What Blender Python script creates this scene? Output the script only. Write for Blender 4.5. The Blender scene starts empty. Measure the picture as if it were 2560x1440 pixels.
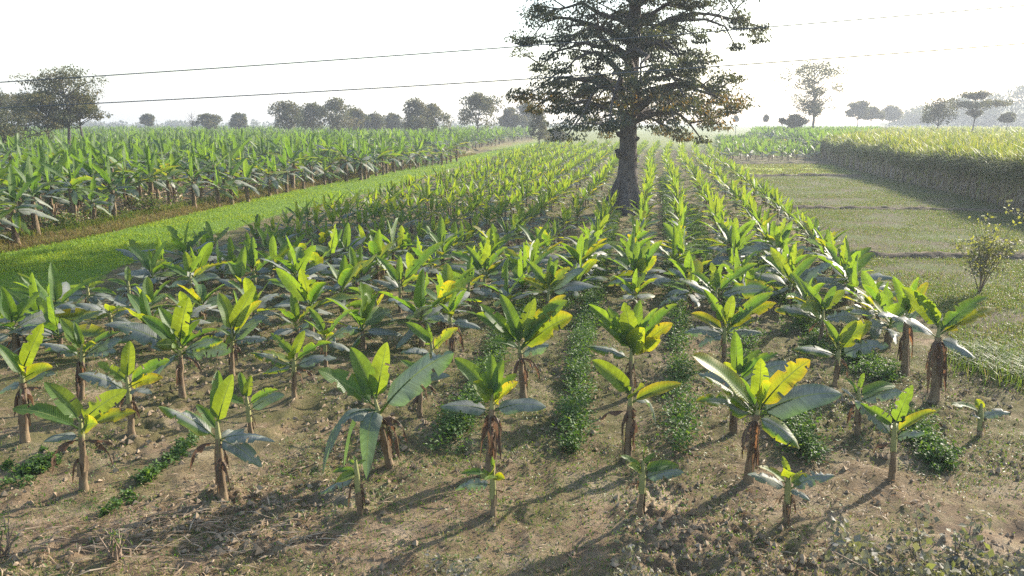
import bpy, math, random
import numpy as np
from mathutils import Vector

# ------------------------------------------------------------------ camera, sky, sun, exposure
sc = bpy.context.scene
C = sc.collection
R = math.radians
CAM_H, PITCH, F = 5.0, R(11.7), 2009.0
cam_d = bpy.data.cameras.new("camera"); cam = bpy.data.objects.new("camera", cam_d); C.objects.link(cam)
cam.location = (0, 0, CAM_H); cam.rotation_euler = (R(90) - PITCH, 0, 0)
cam_d.sensor_width = 36.0; cam_d.lens = 36.0 * F / 2560.0
cam_d.clip_start = 0.1; cam_d.clip_end = 6000
sc.camera = cam

SUN_EL, SUN_AZ = R(25), R(50)            # azimuth measured from +y towards +x
w = bpy.data.worlds.new("World"); sc.world = w; w.use_nodes = True
nt = w.node_tree
sky = nt.nodes.new("ShaderNodeTexSky"); sky.sky_type = 'NISHITA'; sky.sun_disc = False
sky.sun_elevation = SUN_EL; sky.sun_rotation = SUN_AZ
sky.air_density = 1.2; sky.dust_density = 1.6; sky.ozone_density = 1.8; sky.altitude = 50
bg = nt.nodes["Background"]; bg.inputs[1].default_value = 0.125
nt.links.new(sky.outputs[0], bg.inputs[0])
sd = bpy.data.lights.new("sun", 'SUN'); sd.energy = 5.0; sd.angle = R(0.6); sd.color = (1.0, 0.90, 0.76)
sun = bpy.data.objects.new("sun", sd); C.objects.link(sun)
S = Vector((math.cos(SUN_EL) * math.sin(SUN_AZ), math.cos(SUN_EL) * math.cos(SUN_AZ), math.sin(SUN_EL)))
sun.rotation_euler = S.to_track_quat('Z', 'Y').to_euler(); sun.location = (60, 60, 60)
vs = sc.view_settings
vs.view_transform = 'Standard'; vs.look = 'None'; vs.gamma = 1.0; vs.exposure = 1.35; vs.use_curve_mapping = False
sc.cycles.use_denoising = False; sc.cycles.max_bounces = 6; sc.cycles.transmission_bounces = 4; sc.cycles.diffuse_bounces = 3
sc.cycles.glossy_bounces = 2; sc.cycles.volume_bounces = 0
HAZE_DENSITY = 0.00065

# ------------------------------------------------------------------ pixel / world helpers
CP, SP = math.cos(PITCH), math.sin(PITCH)
def ray(u, v):
    a = (u - 1280.0) / F; b = -(v - 720.0) / F
    return np.array([a, CP + b * SP, -SP + b * CP])
def gp(u, v, z=0.0):                      # ground point seen at a pixel
    d = ray(u, v); k = (z - CAM_H) / d[2]
    return np.array([d[0] * k, d[1] * k, z])
def at(u, v, y):                          # point at depth y
    d = ray(u, v); k = y / d[1]
    return np.array([d[0] * k, y, CAM_H + d[2] * k])
def proj(P):
    P = np.atleast_2d(P); x, y, z = P[:, 0], P[:, 1], P[:, 2] - CAM_H
    zc = y * CP - z * SP; yc = y * SP + z * CP
    return np.stack([1280 + F * x / zc, 720 - F * yc / zc], 1)
def nrm(v):
    v = np.asarray(v, float); return v / (np.linalg.norm(v) + 1e-9)
def nrmr(a):
    return a / (np.linalg.norm(a, axis=-1, keepdims=True) + 1e-9)

def vnoise(x, y, seed=0):
    xi = np.floor(x).astype(np.int64); yi = np.floor(y).astype(np.int64)
    fx = x - xi; fy = y - yi
    fx = fx * fx * (3 - 2 * fx); fy = fy * fy * (3 - 2 * fy)
    def h(a, b):
        n = (a * 374761393 + b * 668265263 + seed * 974634213) & 0xFFFFFFFF
        n = ((n ^ (n >> 13)) * 1274126177) & 0xFFFFFFFF
        n = n ^ (n >> 16)
        return (n & 0xFFFF) / 65535.0
    a = h(xi, yi); b = h(xi + 1, yi); c = h(xi, yi + 1); d = h(xi + 1, yi + 1)
    return (a * (1 - fx) + b * fx) * (1 - fy) + (c * (1 - fx) + d * fx) * fy
def fbm(x, y, seed=0, oct=4):
    s = 0; a = 0.5
    for i in range(oct):
        s = s + a * vnoise(x * 2 ** i, y * 2 ** i, seed + i * 17); a *= 0.5
    return s
def inpoly(px, py, poly):
    poly = np.asarray(poly); n = len(poly); inside = np.zeros(len(px), bool); j = n - 1
    for i in range(n):
        xi, yi = poly[i][:2]; xj, yj = poly[j][:2]
        c = ((yi > py) != (yj > py)) & (px < (xj - xi) * (py - yi) / (yj - yi + 1e-12) + xi)
        inside ^= c; j = i
    return inside

# ------------------------------------------------------------------ zones on the ground (world polygons)
def zone2(pix): return np.array([gp(p[0], p[1] + 4, .42)[:2] for p in pix])
def zone(pix): return np.array([gp(*p)[:2] for p in pix])
UP_EDGE = [(-700, 860), (0, 632), (200, 597), (400, 552), (600, 506), (800, 462), (1000, 424), (1160, 392), (1330, 357), (1395, 351)]
LO_EDGE = [(1400, 351), (1345, 362), (1200, 400), (1000, 462), (850, 500), (700, 536), (500, 600), (300, 672), (150, 740), (0, 812), (-700, 1250)]
GREEN = zone(UP_EDGE + LO_EDGE)
PLANT = zone([(-700, 860), (0, 632), (200, 597), (400, 552), (600, 506), (800, 462), (1000, 424), (1160, 392), (1175, 380), (1330, 354), (1330, 318), (-700, 330)])
RIGHTF = zone([(1800, 405), (1850, 450), (1940, 520), (1990, 560), (2110, 640), (2200, 720), (2330, 800), (2440, 900), (2600, 1010), (3300, 1010), (3300, 560), (2560, 530), (2420, 492), (2250, 455), (2060, 405)])
BRIGHT = zone([(1800, 412), (1845, 441), (2140, 441), (2080, 412)])
CANE = zone([(2060, 396), (2130, 418), (2250, 450), (2420, 490), (2570, 532), (3300, 720), (3300, 320), (2150, 320)])
def zmask(x, y, poly):
    return inpoly(x, y, poly).astype(float)
def edge_dist(x, y, line):                # distance to a polyline
    d = np.full(len(x), 1e9)
    for a, b in zip(line[:-1], line[1:]):
        ab = b - a; t = np.clip(((x - a[0]) * ab[0] + (y - a[1]) * ab[1]) / (ab @ ab), 0, 1)
        d = np.minimum(d, np.hypot(x - a[0] - t * ab[0], y - a[1] - t * ab[1]))
    return d
UPL = zone(UP_EDGE)
MOUNDS = []
def height(x, y):
    x = np.asarray(x, float); y = np.asarray(y, float)
    r = np.hypot(x, y)
    inG = zmask(x, y, GREEN); inP = zmask(x, y, PLANT); inR = zmask(x, y, RIGHTF)
    soil = (1 - inG) * (1 - inP) * (1 - inR)
    fade = np.clip(1.3 - r / 45.0, 0.12, 1)
    h = 0.22 * (fbm(x * 0.35, y * 0.35, 3, 3) - 0.44) * fade * soil
    c1 = np.abs(vnoise(x * 2.4, y * 2.4, 5) - 0.5) * 2
    c2 = np.abs(vnoise(x * 6.1, y * 6.1, 9) - 0.5) * 2
    c3 = vnoise(x * 14, y * 14, 11)
    patch = np.clip(fbm(x * 0.5 + 7, y * 0.5, 21, 3) * 4.0 - 1.5, 0, 1)
    h += soil * fade * (0.055 * (0.5 - c1) + patch * (0.10 * (0.5 - c2) + 0.06 * (c3 - 0.5)) + 0.02 * (c3 - .5))
    hole = np.clip(vnoise(x * 1.1, y * 1.1, 33) - 0.80, 0, 1) * 5
    h -= 0.10 * soil * fade * hole
    h += (inG * 0.03 + inR * 0.05) * (vnoise(x * 5, y * 5, 44) - 0.5)
    for q in MOUNDS: h = h + .07 * np.exp(-((x - q[0]) ** 2 + (y - q[1]) ** 2) / .10)
    d = edge_dist(x, y, UPL)
    bank = np.clip(d / 0.7, 0, 1); bank = bank * bank * (3 - 2 * bank)
    h += inP * 0.42 * bank
    return h
def hz(x, y): return float(height(np.array([x]), np.array([y]))[0])

# ------------------------------------------------------------------ mesh helpers
class MB:
    def __init__(s): s.v = []; s.f4 = []; s.f3 = []; s.age = []; s.uv = []; s.n = 0
    def add(s, v, quads=None, tris=None, age=0.0, uv=None):
        v = np.asarray(v, float).reshape(-1, 3)
        if quads is not None and len(quads): s.f4.append(np.asarray(quads, np.int64) + s.n)
        if tris is not None and len(tris): s.f3.append(np.asarray(tris, np.int64) + s.n)
        s.v.append(v); s.age.append(np.broadcast_to(np.asarray(age, float), (len(v),)))
        s.uv.append(np.zeros((len(v), 2)) if uv is None else np.asarray(uv, float))
        s.n += len(v)
    def data(s):
        v = np.concatenate(s.v) if s.v else np.zeros((0, 3))
        f4 = np.concatenate(s.f4) if s.f4 else np.zeros((0, 4), np.int64)
        f3 = np.concatenate(s.f3) if s.f3 else np.zeros((0, 3), np.int64)
        return v, f4, f3, np.concatenate(s.age), np.concatenate(s.uv)
    def mesh(s, name, mat, smooth=True):
        return mk_mesh(name, *s.data(), mat, smooth)
    def obj(s, name, mat, parent=None, smooth=True):
        return link(name, s.mesh(name, mat, smooth), parent)
def mk_mesh(name, v, f4, f3, age, uv, mat, smooth=True):
    me = bpy.data.meshes.new(name)
    nq, nt_ = len(f4), len(f3)
    me.vertices.add(len(v)); me.vertices.foreach_set("co", np.ascontiguousarray(v, np.float32).ravel())
    li = np.concatenate([f4.ravel(), f3.ravel()]).astype(np.int32)
    me.loops.add(len(li)); me.loops.foreach_set("vertex_index", li)
    st = np.concatenate([np.arange(nq) * 4, nq * 4 + np.arange(nt_) * 3]).astype(np.int32)
    me.polygons.add(nq + nt_); me.polygons.foreach_set("loop_start", st)
    me.update(calc_edges=True)
    me.polygons.foreach_set("use_smooth", np.full(nq + nt_, smooth, bool))
    a = me.attributes.new("age", 'FLOAT', 'POINT'); a.data.foreach_set("value", np.ascontiguousarray(age, np.float32))
    a = me.attributes.new("luv", 'FLOAT_VECTOR', 'POINT')
    a.data.foreach_set("vector", np.ascontiguousarray(np.c_[uv, np.zeros(len(uv))], np.float32).ravel())
    me.materials.append(mat); me.update()
    return me
def link(name, me, parent=None, loc=None):
    o = bpy.data.objects.new(name, me); C.objects.link(o)
    if parent is not None: o.parent = parent
    if loc is not None: o.location = loc
    return o
def tag(o, label=None, cat=None, group=None, kind=None):
    if label: o["label"] = label
    if cat: o["category"] = cat
    if group: o["group"] = group
    if kind: o["kind"] = kind
    return o
def thing(name, label, cat, loc=(0, 0, 0), group=None):
    o = bpy.data.objects.new(name, None); C.objects.link(o); o.location = [float(q) for q in loc]
    o.empty_display_size = 0.2
    return tag(o, label, cat, group)
def dup(root, loc, rz=0.0, s=1.0):
    r = root.copy(); C.objects.link(r); r.location = loc; r.rotation_euler = (0, 0, rz); r.scale = (s, s, s)
    for ch in root.children:
        c = ch.copy(); C.objects.link(c); c.parent = r
    return r

def tube(mb, pts, rad, n=8, age=0.0, cap=True):
    pts = np.asarray(pts, float); rad = np.broadcast_to(np.asarray(rad, float), (len(pts),))
    tg = np.gradient(pts, axis=0); tg = nrmr(tg)
    ref = np.array([0, 0, 1.0]) if abs(tg[0][2]) < 0.9 else np.array([1.0, 0, 0])
    a = nrmr(np.cross(tg, ref)); b = np.cross(tg, a)
    th = np.arange(n) * 2 * math.pi / n
    ring = pts[:, None] + rad[:, None, None] * (np.cos(th)[None, :, None] * a[:, None] + np.sin(th)[None, :, None] * b[:, None])
    m = len(pts); i = np.arange(m - 1)[:, None] * n; j = np.arange(n)[None]; k = (np.arange(n) + 1)[None] % n
    q = np.stack([i + j, i + k, i + n + k, i + n + j], -1).reshape(-1, 4)
    uv = np.stack(np.meshgrid(np.linspace(0, 1, m), np.linspace(0, 1, n), indexing='ij'), -1).reshape(-1, 2)
    ag = np.repeat(np.broadcast_to(np.asarray(age, float), (m,)), n)
    mb.add(ring.reshape(-1, 3), q, None, ag, uv)
def bez(A, B, D, t):
    t = t[:, None]; return (1 - t) ** 2 * A + 2 * t * (1 - t) * B + t * t * D

# scattered little leaves: P (n,3) base, D (n,3) long axis, N (n,3) rough normal, length, width
def leaves(mb, P, D, N, L, W, age):
    n = len(P)
    D = nrmr(D); Sd = nrmr(np.cross(D, N)); L = np.broadcast_to(L, (n,))[:, None]; W = np.broadcast_to(W, (n,))[:, None]
    up = nrmr(np.cross(Sd, D))
    a = P; b = P + D * L * .45 + Sd * W * .5 + up * L * .05; c = P + D * L - up * L * .08; d = P + D * L * .45 - Sd * W * .5 + up * L * .05
    v = np.stack([a, b, c, d], 1).reshape(-1, 3)
    q = np.arange(n * 4).reshape(-1, 4)
    mb.add(v, q, None, np.repeat(np.broadcast_to(age, (n,)), 4), np.tile([[0, 0], [.5, .5], [1, 0], [.5, -.5]], (n, 1)))
# grass blades: single bent blades
def blades(mb, P, Dh, H, W, lean, age):
    n = len(P); H = np.broadcast_to(H, (n,)); W = np.broadcast_to(W, (n,)); lean = np.broadcast_to(lean, (n,))
    d = np.stack([np.cos(Dh), np.sin(Dh), np.zeros(n)], 1); s = np.stack([-np.sin(Dh), np.cos(Dh), np.zeros(n)], 1)
    up = np.array([0, 0, 1.0])
    m = P + d * (H * lean * .35)[:, None] + up * (H * .6)[:, None]
    t = P + d * (H * lean)[:, None] + up * (H * (1 - .35 * lean))[:, None]
    hw = (W * .5)[:, None]
    v = np.stack([P - s * hw, P + s * hw, m + s * hw * .8, m - s * hw * .8, t], 1).reshape(-1, 3)
    i = np.arange(n) * 5
    q = np.stack([i, i + 1, i + 2, i + 3], 1); tr = np.stack([i + 3, i + 2, i + 4], 1)
    mb.add(v, q, tr, np.repeat(np.broadcast_to(age, (n,)), 5), np.tile([[0, -1], [0, 1], [.6, 1], [.6, -1], [1, 0]], (n, 1)))

# ------------------------------------------------------------------ materials
def newmat(name):
    m = bpy.data.materials.new(name); m.use_nodes = True
    n = m.node_tree; n.nodes.clear()
    out = n.nodes.new("ShaderNodeOutputMaterial")
    return m, n, out
def N_(n, t, **kw):
    x = n.nodes.new(t)
    for k, v in kw.items(): setattr(x, k, v)
    return x
def ramp(n, fac, stops):
    r = N_(n, "ShaderNodeValToRGB"); e = r.color_ramp.elements
    while len(e) < len(stops): e.new(0.5)
    for el, (p, c) in zip(e, stops): el.position = p; el.color = (*c, 1)
    n.links.new(fac, r.inputs[0]); return r.outputs[0]
def mixc(n, fac, a, b, bt='MIX'):
    m = N_(n, "ShaderNodeMix", data_type='RGBA', blend_type=bt)
    for s, v in ((m.inputs[0], fac), (m.inputs[6], a), (m.inputs[7], b)):
        if isinstance(v, (int, float)): s.default_value = v
        elif isinstance(v, tuple): s.default_value = (*v, 1)
        else: n.links.new(v, s)
    return m.outputs[2]
def math_(n, op, a, b=0.0, clamp=False):
    m = N_(n, "ShaderNodeMath", operation=op, use_clamp=clamp)
    for s, v in zip(m.inputs, (a, b)):
        if isinstance(v, (int, float)): s.default_value = v
        else: n.links.new(v, s)
    return m.outputs[0]
def noise(n, scale, detail=4, rough=.55, coord=None, dim='3D'):
    t = N_(n, "ShaderNodeTexNoise"); t.inputs["Scale"].default_value = scale; t.inputs["Detail"].default_value = detail; t.inputs["Roughness"].default_value = rough
    if coord is None:
        g = N_(n, "ShaderNodeNewGeometry"); coord = g.outputs["Position"]
    n.links.new(coord, t.inputs["Vector"]); return t.outputs["Fac"]
def attr(n, name):
    a = N_(n, "ShaderNodeAttribute", attribute_name=name); return a
def leafmat(name, stops, tstops, trans=.45, rough=.45, spec=.5, veins=0.0, nscale=3.0, nvar=.35):
    """age drives the colour along the ramp; back light passes through"""
    m, n, out = newmat(name)
    ag = attr(n, "age").outputs["Fac"]
    ns = noise(n, nscale, 3)
    f = math_(n, 'ADD', ag, math_(n, 'MULTIPLY', math_(n, 'SUBTRACT', ns, .5), nvar * .5), True)
    col = ramp(n, f, stops); tcol = ramp(n, f, tstops)
    p = N_(n, "ShaderNodeBsdfPrincipled"); p.inputs["Roughness"].default_value = rough; p.inputs["Specular IOR Level"].default_value = spec
    tr = N_(n, "ShaderNodeBsdfTranslucent")
    if veins:
        uv = attr(n, "luv").outputs["Vector"]
        sx = N_(n, "ShaderNodeSeparateXYZ"); n.links.new(uv, sx.inputs[0])
        # side veins run out from the midrib towards the tip
        ph = math_(n, 'ADD', sx.outputs[0], math_(n, 'MULTIPLY', math_(n, 'ABSOLUTE', sx.outputs[1]), -.09))
        sn = math_(n, 'SINE', math_(n, 'MULTIPLY', ph, 190.0))
        cmb = N_(n, "ShaderNodeCombineXYZ"); n.links.new(math_(n, 'MULTIPLY', ph, 22.0), cmb.inputs[0]); n.links.new(math_(n, 'MULTIPLY', sx.outputs[1], .6), cmb.inputs[1])
        g = N_(n, "ShaderNodeObjectInfo"); n.links.new(math_(n, 'MULTIPLY', g.outputs["Random"], 50.0), cmb.inputs[2])
        band = noise(n, 1.0, 3, .6, cmb.outputs[0])
        k = math_(n, 'ADD', math_(n, 'MULTIPLY', sn, .05), math_(n, 'MULTIPLY', math_(n, 'SUBTRACT', band, .5), 1.1))
        k1 = math_(n, 'ADD', 1.0, k)
        rib = math_(n, 'LESS_THAN', math_(n, 'ABSOLUTE', sx.outputs[1]), .055)
        col = mixc(n, 1.0, col, k1, 'MULTIPLY'); tcol = mixc(n, 1.0, tcol, k1, 'MULTIPLY')
        col = mixc(n, math_(n, 'MULTIPLY', rib, .75), col, (.30, .36, .12)); tcol = mixc(n, math_(n, 'MULTIPLY', rib, .7), tcol, (.10, .13, .02))
        b = N_(n, "ShaderNodeBump"); b.inputs["Strength"].default_value = veins; b.inputs["Distance"].default_value = .02
        n.links.new(math_(n, 'ADD', math_(n, 'MULTIPLY', sn, .15), band), b.inputs["Height"]); n.links.new(b.outputs[0], p.inputs["Normal"])
    n.links.new(col, p.inputs["Base Color"]); n.links.new(tcol, tr.inputs["Color"])
    mx = N_(n, "ShaderNodeMixShader"); mx.inputs[0].default_value = trans
    n.links.new(p.outputs[0], mx.inputs[1]); n.links.new(tr.outputs[0], mx.inputs[2]); n.links.new(mx.outputs[0], out.inputs[0])
    return m
def solid(name, c1, c2, scale=8, rough=.85, bump=.4, dist=.03, spec=.3, stretch=None):
    m, n, out = newmat(name)
    p = N_(n, "ShaderNodeBsdfPrincipled"); p.inputs["Roughness"].default_value = rough; p.inputs["Specular IOR Level"].default_value = spec
    g = N_(n, "ShaderNodeNewGeometry"); co = g.outputs["Position"]
    if stretch:
        mp = N_(n, "ShaderNodeMapping"); mp.inputs["Scale"].default_value = stretch; n.links.new(co, mp.inputs[0]); co = mp.outputs[0]
    f = noise(n, scale, 6, .65, co)
    n.links.new(ramp(n, f, [(.3, c1), (.7, c2)]), p.inputs["Base Color"])
    b = N_(n, "ShaderNodeBump"); b.inputs["Strength"].default_value = bump; b.inputs["Distance"].default_value = dist
    n.links.new(f, b.inputs["Height"]); n.links.new(b.outputs[0], p.inputs["Normal"]); n.links.new(p.outputs[0], out.inputs[0])
    return m

BAN = leafmat("banana_leaf", [(0, (.32, .335, .31)), (.09, (.06, .12, .035)), (.25, (.085, .155, .025)), (.5, (.30, .25, .03)), (.75, (.20, .13, .08)), (1, (.17, .105, .07))],
              [(0, (.08, .12, .045)), (.10, (.13, .26, .015)), (.25, (.36, .40, .010)), (.5, (.50, .37, .012)), (.75, (.24, .11, .04)), (1, (.10, .055, .03))], trans=.50, rough=.47, spec=.42, veins=.25, nscale=2.0, nvar=.16)
GROVE = leafmat("grove_banana_leaf", [(0, (.29, .305, .26)), (.09, (.07, .13, .04)), (.25, (.10, .155, .035)), (.5, (.30, .26, .05)), (.75, (.24, .17, .09)), (1, (.20, .145, .10))],
              [(0, (.07, .11, .04)), (.10, (.12, .24, .02)), (.25, (.27, .38, .02)), (.5, (.48, .38, .03)), (.75, (.35, .18, .05)), (1, (.11, .07, .04))], trans=.45, rough=.5, spec=.4, veins=.4, nscale=2.0, nvar=.2)
STEM = solid("banana_stem", (.10, .065, .042), (.27, .20, .115), 14, .8, .6, .02, .3, (1, 1, .25))
GSTEM = solid("green_stem", (.16, .18, .06), (.32, .30, .12), 10, .6, .3, .01, .4, (1, 1, .3))
BARK = solid("bark", (.055, .045, .042), (.17, .145, .13), 5, .9, .9, .05, .2, (1, 1, .5))
FBARK = solid("far_bark", (.06, .05, .045), (.13, .11, .1), 4, .9, .3)
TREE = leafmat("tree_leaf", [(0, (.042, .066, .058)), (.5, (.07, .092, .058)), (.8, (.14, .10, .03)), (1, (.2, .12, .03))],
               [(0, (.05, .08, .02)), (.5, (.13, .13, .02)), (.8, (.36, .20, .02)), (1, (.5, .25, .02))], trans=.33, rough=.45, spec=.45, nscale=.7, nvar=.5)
FTREE = leafmat("far_tree_leaf", [(0, (.05, .075, .04)), (.5, (.095, .10, .045)), (1, (.17, .135, .07))],
                [(0, (.05, .08, .02)), (.5, (.13, .13, .025)), (1, (.26, .18, .05))], trans=.33, rough=.6, spec=.3, nscale=.3, nvar=.7)
CANEM = leafmat("cane_leaf", [(0, (.11, .16, .05)), (.3, (.18, .23, .06)), (.6, (.27, .26, .07)), (.8, (.52, .44, .33)), (1, (.45, .365, .30))],
                [(0, (.08, .14, .015)), (.3, (.22, .28, .02)), (.6, (.40, .39, .05)), (.8, (.36, .27, .16)), (1, (.26, .19, .14))], trans=.45, rough=.55, spec=.3, nscale=.25, nvar=.5)
CROP = leafmat("seedling_leaf", [(0, (.07, .17, .012)), (.5, (.15, .27, .018)), (1, (.28, .35, .03))],
               [(0, (.15, .30, .01)), (.5, (.30, .42, .01)), (1, (.48, .48, .03))], trans=.4, rough=.55, spec=.25, nscale=.5, nvar=.6)
WEED = leafmat("weed_leaf", [(0, (.045, .11, .018)), (.5, (.09, .14, .025)), (.8, (.22, .19, .07)), (1, (.30, .23, .13))],
               [(0, (.10, .22, .01)), (.5, (.20, .27, .02)), (.8, (.3, .24, .06)), (1, (.25, .18, .08))], trans=.35, rough=.5, spec=.4, nscale=1.0, nvar=.5)
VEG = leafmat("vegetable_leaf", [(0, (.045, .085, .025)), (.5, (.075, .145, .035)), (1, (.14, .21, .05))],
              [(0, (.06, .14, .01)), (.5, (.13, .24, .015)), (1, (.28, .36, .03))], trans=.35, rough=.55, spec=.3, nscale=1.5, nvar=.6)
DRY = leafmat("dry_leaf", [(0, (.20, .14, .09)), (.5, (.30, .22, .14)), (1, (.42, .34, .24))],
              [(0, (.2, .11, .05)), (.5, (.28, .16, .07)), (1, (.3, .2, .1))], trans=.2, rough=.7, spec=.3, nscale=3, nvar=.6)
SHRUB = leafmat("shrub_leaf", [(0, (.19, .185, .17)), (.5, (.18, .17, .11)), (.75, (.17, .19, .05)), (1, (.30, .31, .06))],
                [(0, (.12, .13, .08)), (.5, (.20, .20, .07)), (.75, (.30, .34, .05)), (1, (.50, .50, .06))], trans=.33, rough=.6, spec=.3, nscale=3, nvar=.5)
TWIG = solid("twig_bark", (.14, .10, .075), (.28, .21, .15), 20, .8, .3, .01)
WIRE = solid("wire_metal", (.10, .10, .11), (.16, .16, .17), 3, .5, 0.0, .001, .5)
CONC = solid("weathered_concrete", (.10, .09, .085), (.19, .175, .165), 6, .9, .3)
MAG = solid("magenta_surface", (.16, .02, .07), (.30, .05, .14), 12, .9, .2)
PALE = solid("pale_surface", (.42, .36, .3), (.6, .54, .46), 12, .9, .2)
WHITE = solid("white_plastic", (.7, .7, .72), (.82, .82, .84), 10, .4, .05)

# ground: soil with weeds, crop strip, ploughed plot, grove floor mixed by world zones
def ground_mat():
    m, n, out = newmat("soil_and_fields")
    g = N_(n, "ShaderNodeNewGeometry"); P = g.outputs["Position"]
    big = noise(n, .55, 5, .6, P); mid = noise(n, 3.2, 6, .65, P); fine = noise(n, 22, 5, .7, P); vf = noise(n, 70, 3, .7, P)
    soil = ramp(n, mid, [(.30, (.10, .072, .048)), (.47, (.235, .165, .10)), (.66, (.40, .30, .195))])
    soil = mixc(n, math_(n, 'MULTIPLY', math_(n, 'SUBTRACT', 1.0, fine, True), .55), soil, (.12, .085, .055))
    soil = mixc(n, ramp(n, big, [(.52, (0, 0, 0)), (.66, (.65, .65, .65))]), soil, (.44, .36, .25))
    moss = math_(n, 'MULTIPLY', ramp(n, noise(n, .8, 6, .7, P), [(.46, (0, 0, 0)), (.6, (1, 1, 1))]), ramp(n, fine, [(.4, (0, 0, 0)), (.6, (.8, .8, .8))]))
    soil = mixc(n, moss, soil, (.10, .115, .03))
    sy = N_(n, "ShaderNodeSeparateXYZ"); n.links.new(P, sy.inputs[0])
    inner = math_(n, 'MULTIPLY', math_(n, 'SUBTRACT', sy.outputs[1], 9.6), .3, True)
    under = math_(n, 'MULTIPLY', inner, ramp(n, noise(n, 1.3, 6, .7, P), [(.36, (0, 0, 0)), (.54, (.9, .9, .9))]))
    soil = mixc(n, under, soil, mixc(n, fine, (.055, .06, .02), (.15, .135, .05)))
    crop = ramp(n, mid, [(.3, (.09, .16, .015)), (.7, (.17, .27, .025))])
    crop = mixc(n, math_(n, 'MULTIPLY', ramp(n, fine, [(.45, (0, 0, 0)), (.65, (1, 1, 1))]), .5), crop, (.07, .10, .025))
    plough = ramp(n, fine, [(.35, (.055, .042, .028)), (.5, (.10, .078, .045)), (.65, (.15, .12, .07))])
    plough = mixc(n, ramp(n, noise(n, .35, 5, .7, P), [(.38, (0, 0, 0)), (.6, (.72, .72, .72))]), plough, (.085, .125, .03))
    floor = ramp(n, mid, [(.3, (.10, .085, .045)), (.6, (.22, .17, .10)), (.75, (.33, .27, .18))])
    floor = mixc(n, ramp(n, big, [(.4, (0, 0, 0)), (.55, (.7, .7, .7))]), floor, (.13, .14, .045))
    bright = ramp(n, mid, [(.3, (.20, .28, .03)), (.7, (.34, .36, .04))])
    z = attr(n, "zone"); sx = N_(n, "ShaderNodeSeparateColor"); n.links.new(z.outputs["Color"], sx.inputs[0])
    c = mixc(n, sx.outputs[0], soil, crop); c = mixc(n, sx.outputs[1], c, plough); c = mixc(n, sx.outputs[2], c, floor)
    c = mixc(n, z.outputs["Alpha"], c, bright)
    p = N_(n, "ShaderNodeBsdfPrincipled"); p.inputs["Roughness"].default_value = .95; p.inputs["Specular IOR Level"].default_value = .15
    n.links.new(c, p.inputs["Base Color"])
    b = N_(n, "ShaderNodeBump"); b.inputs["Strength"].default_value = .9; b.inputs["Distance"].default_value = .05
    n.links.new(math_(n, 'ADD', fine, math_(n, 'MULTIPLY', vf, .5)), b.inputs["Height"]); n.links.new(b.outputs[0], p.inputs["Normal"])
    n.links.new(p.outputs[0], out.inputs[0])
    return m
GROUND = ground_mat()
CLOD = solid("clod_soil", (.16, .115, .075), (.40, .31, .21), 1.5, .95, .5, .02, .1)

# ------------------------------------------------------------------ ground sheet
def build_ground():
    nr, ntn = 900, 560
    r = 4.0 * (1500.0 / 4.0) ** (np.linspace(0, 1, nr) ** 1.0)
    th = np.linspace(-R(68), R(68), ntn)
    RR, TT = np.meshgrid(r, th, indexing='ij')
    x = (RR * np.sin(TT)).ravel(); y = (RR * np.cos(TT)).ravel()
    z = height(x, y)
    v = np.stack([x, y, z], 1)
    i = np.arange(nr - 1)[:, None] * ntn; j = np.arange(ntn - 1)[None]
    q = np.stack([i + j, i + j + 1, i + ntn + j + 1, i + ntn + j], -1).reshape(-1, 4)[:, ::-1]
    me = mk_mesh("ground", v, q, np.zeros((0, 3), np.int64), np.zeros(len(v)), np.zeros((len(v), 2)), GROUND)
    jit = 0.5 * (fbm(x * .9, y * .9, 71, 3) - .44)
    jx, jy = x + jit * 2, y + jit * 2
    col = np.stack([zmask(jx, jy, GREEN), zmask(jx, jy, RIGHTF), zmask(jx, jy, PLANT), zmask(jx, jy, BRIGHT)], 1)
    far = (np.hypot(x, y) > 150) & (col[:, 2] < .5) & (col[:, 0] < .5); col[far] = (.6, .0, .3, .1)
    a = me.attributes.new("zone", 'FLOAT_COLOR', 'POINT'); a.data.foreach_set("color", np.ascontiguousarray(col, np.float32).ravel())
    o = link("ground", me); tag(o, "tan crumbly soil of the fields", "ground", kind="structure")

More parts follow.
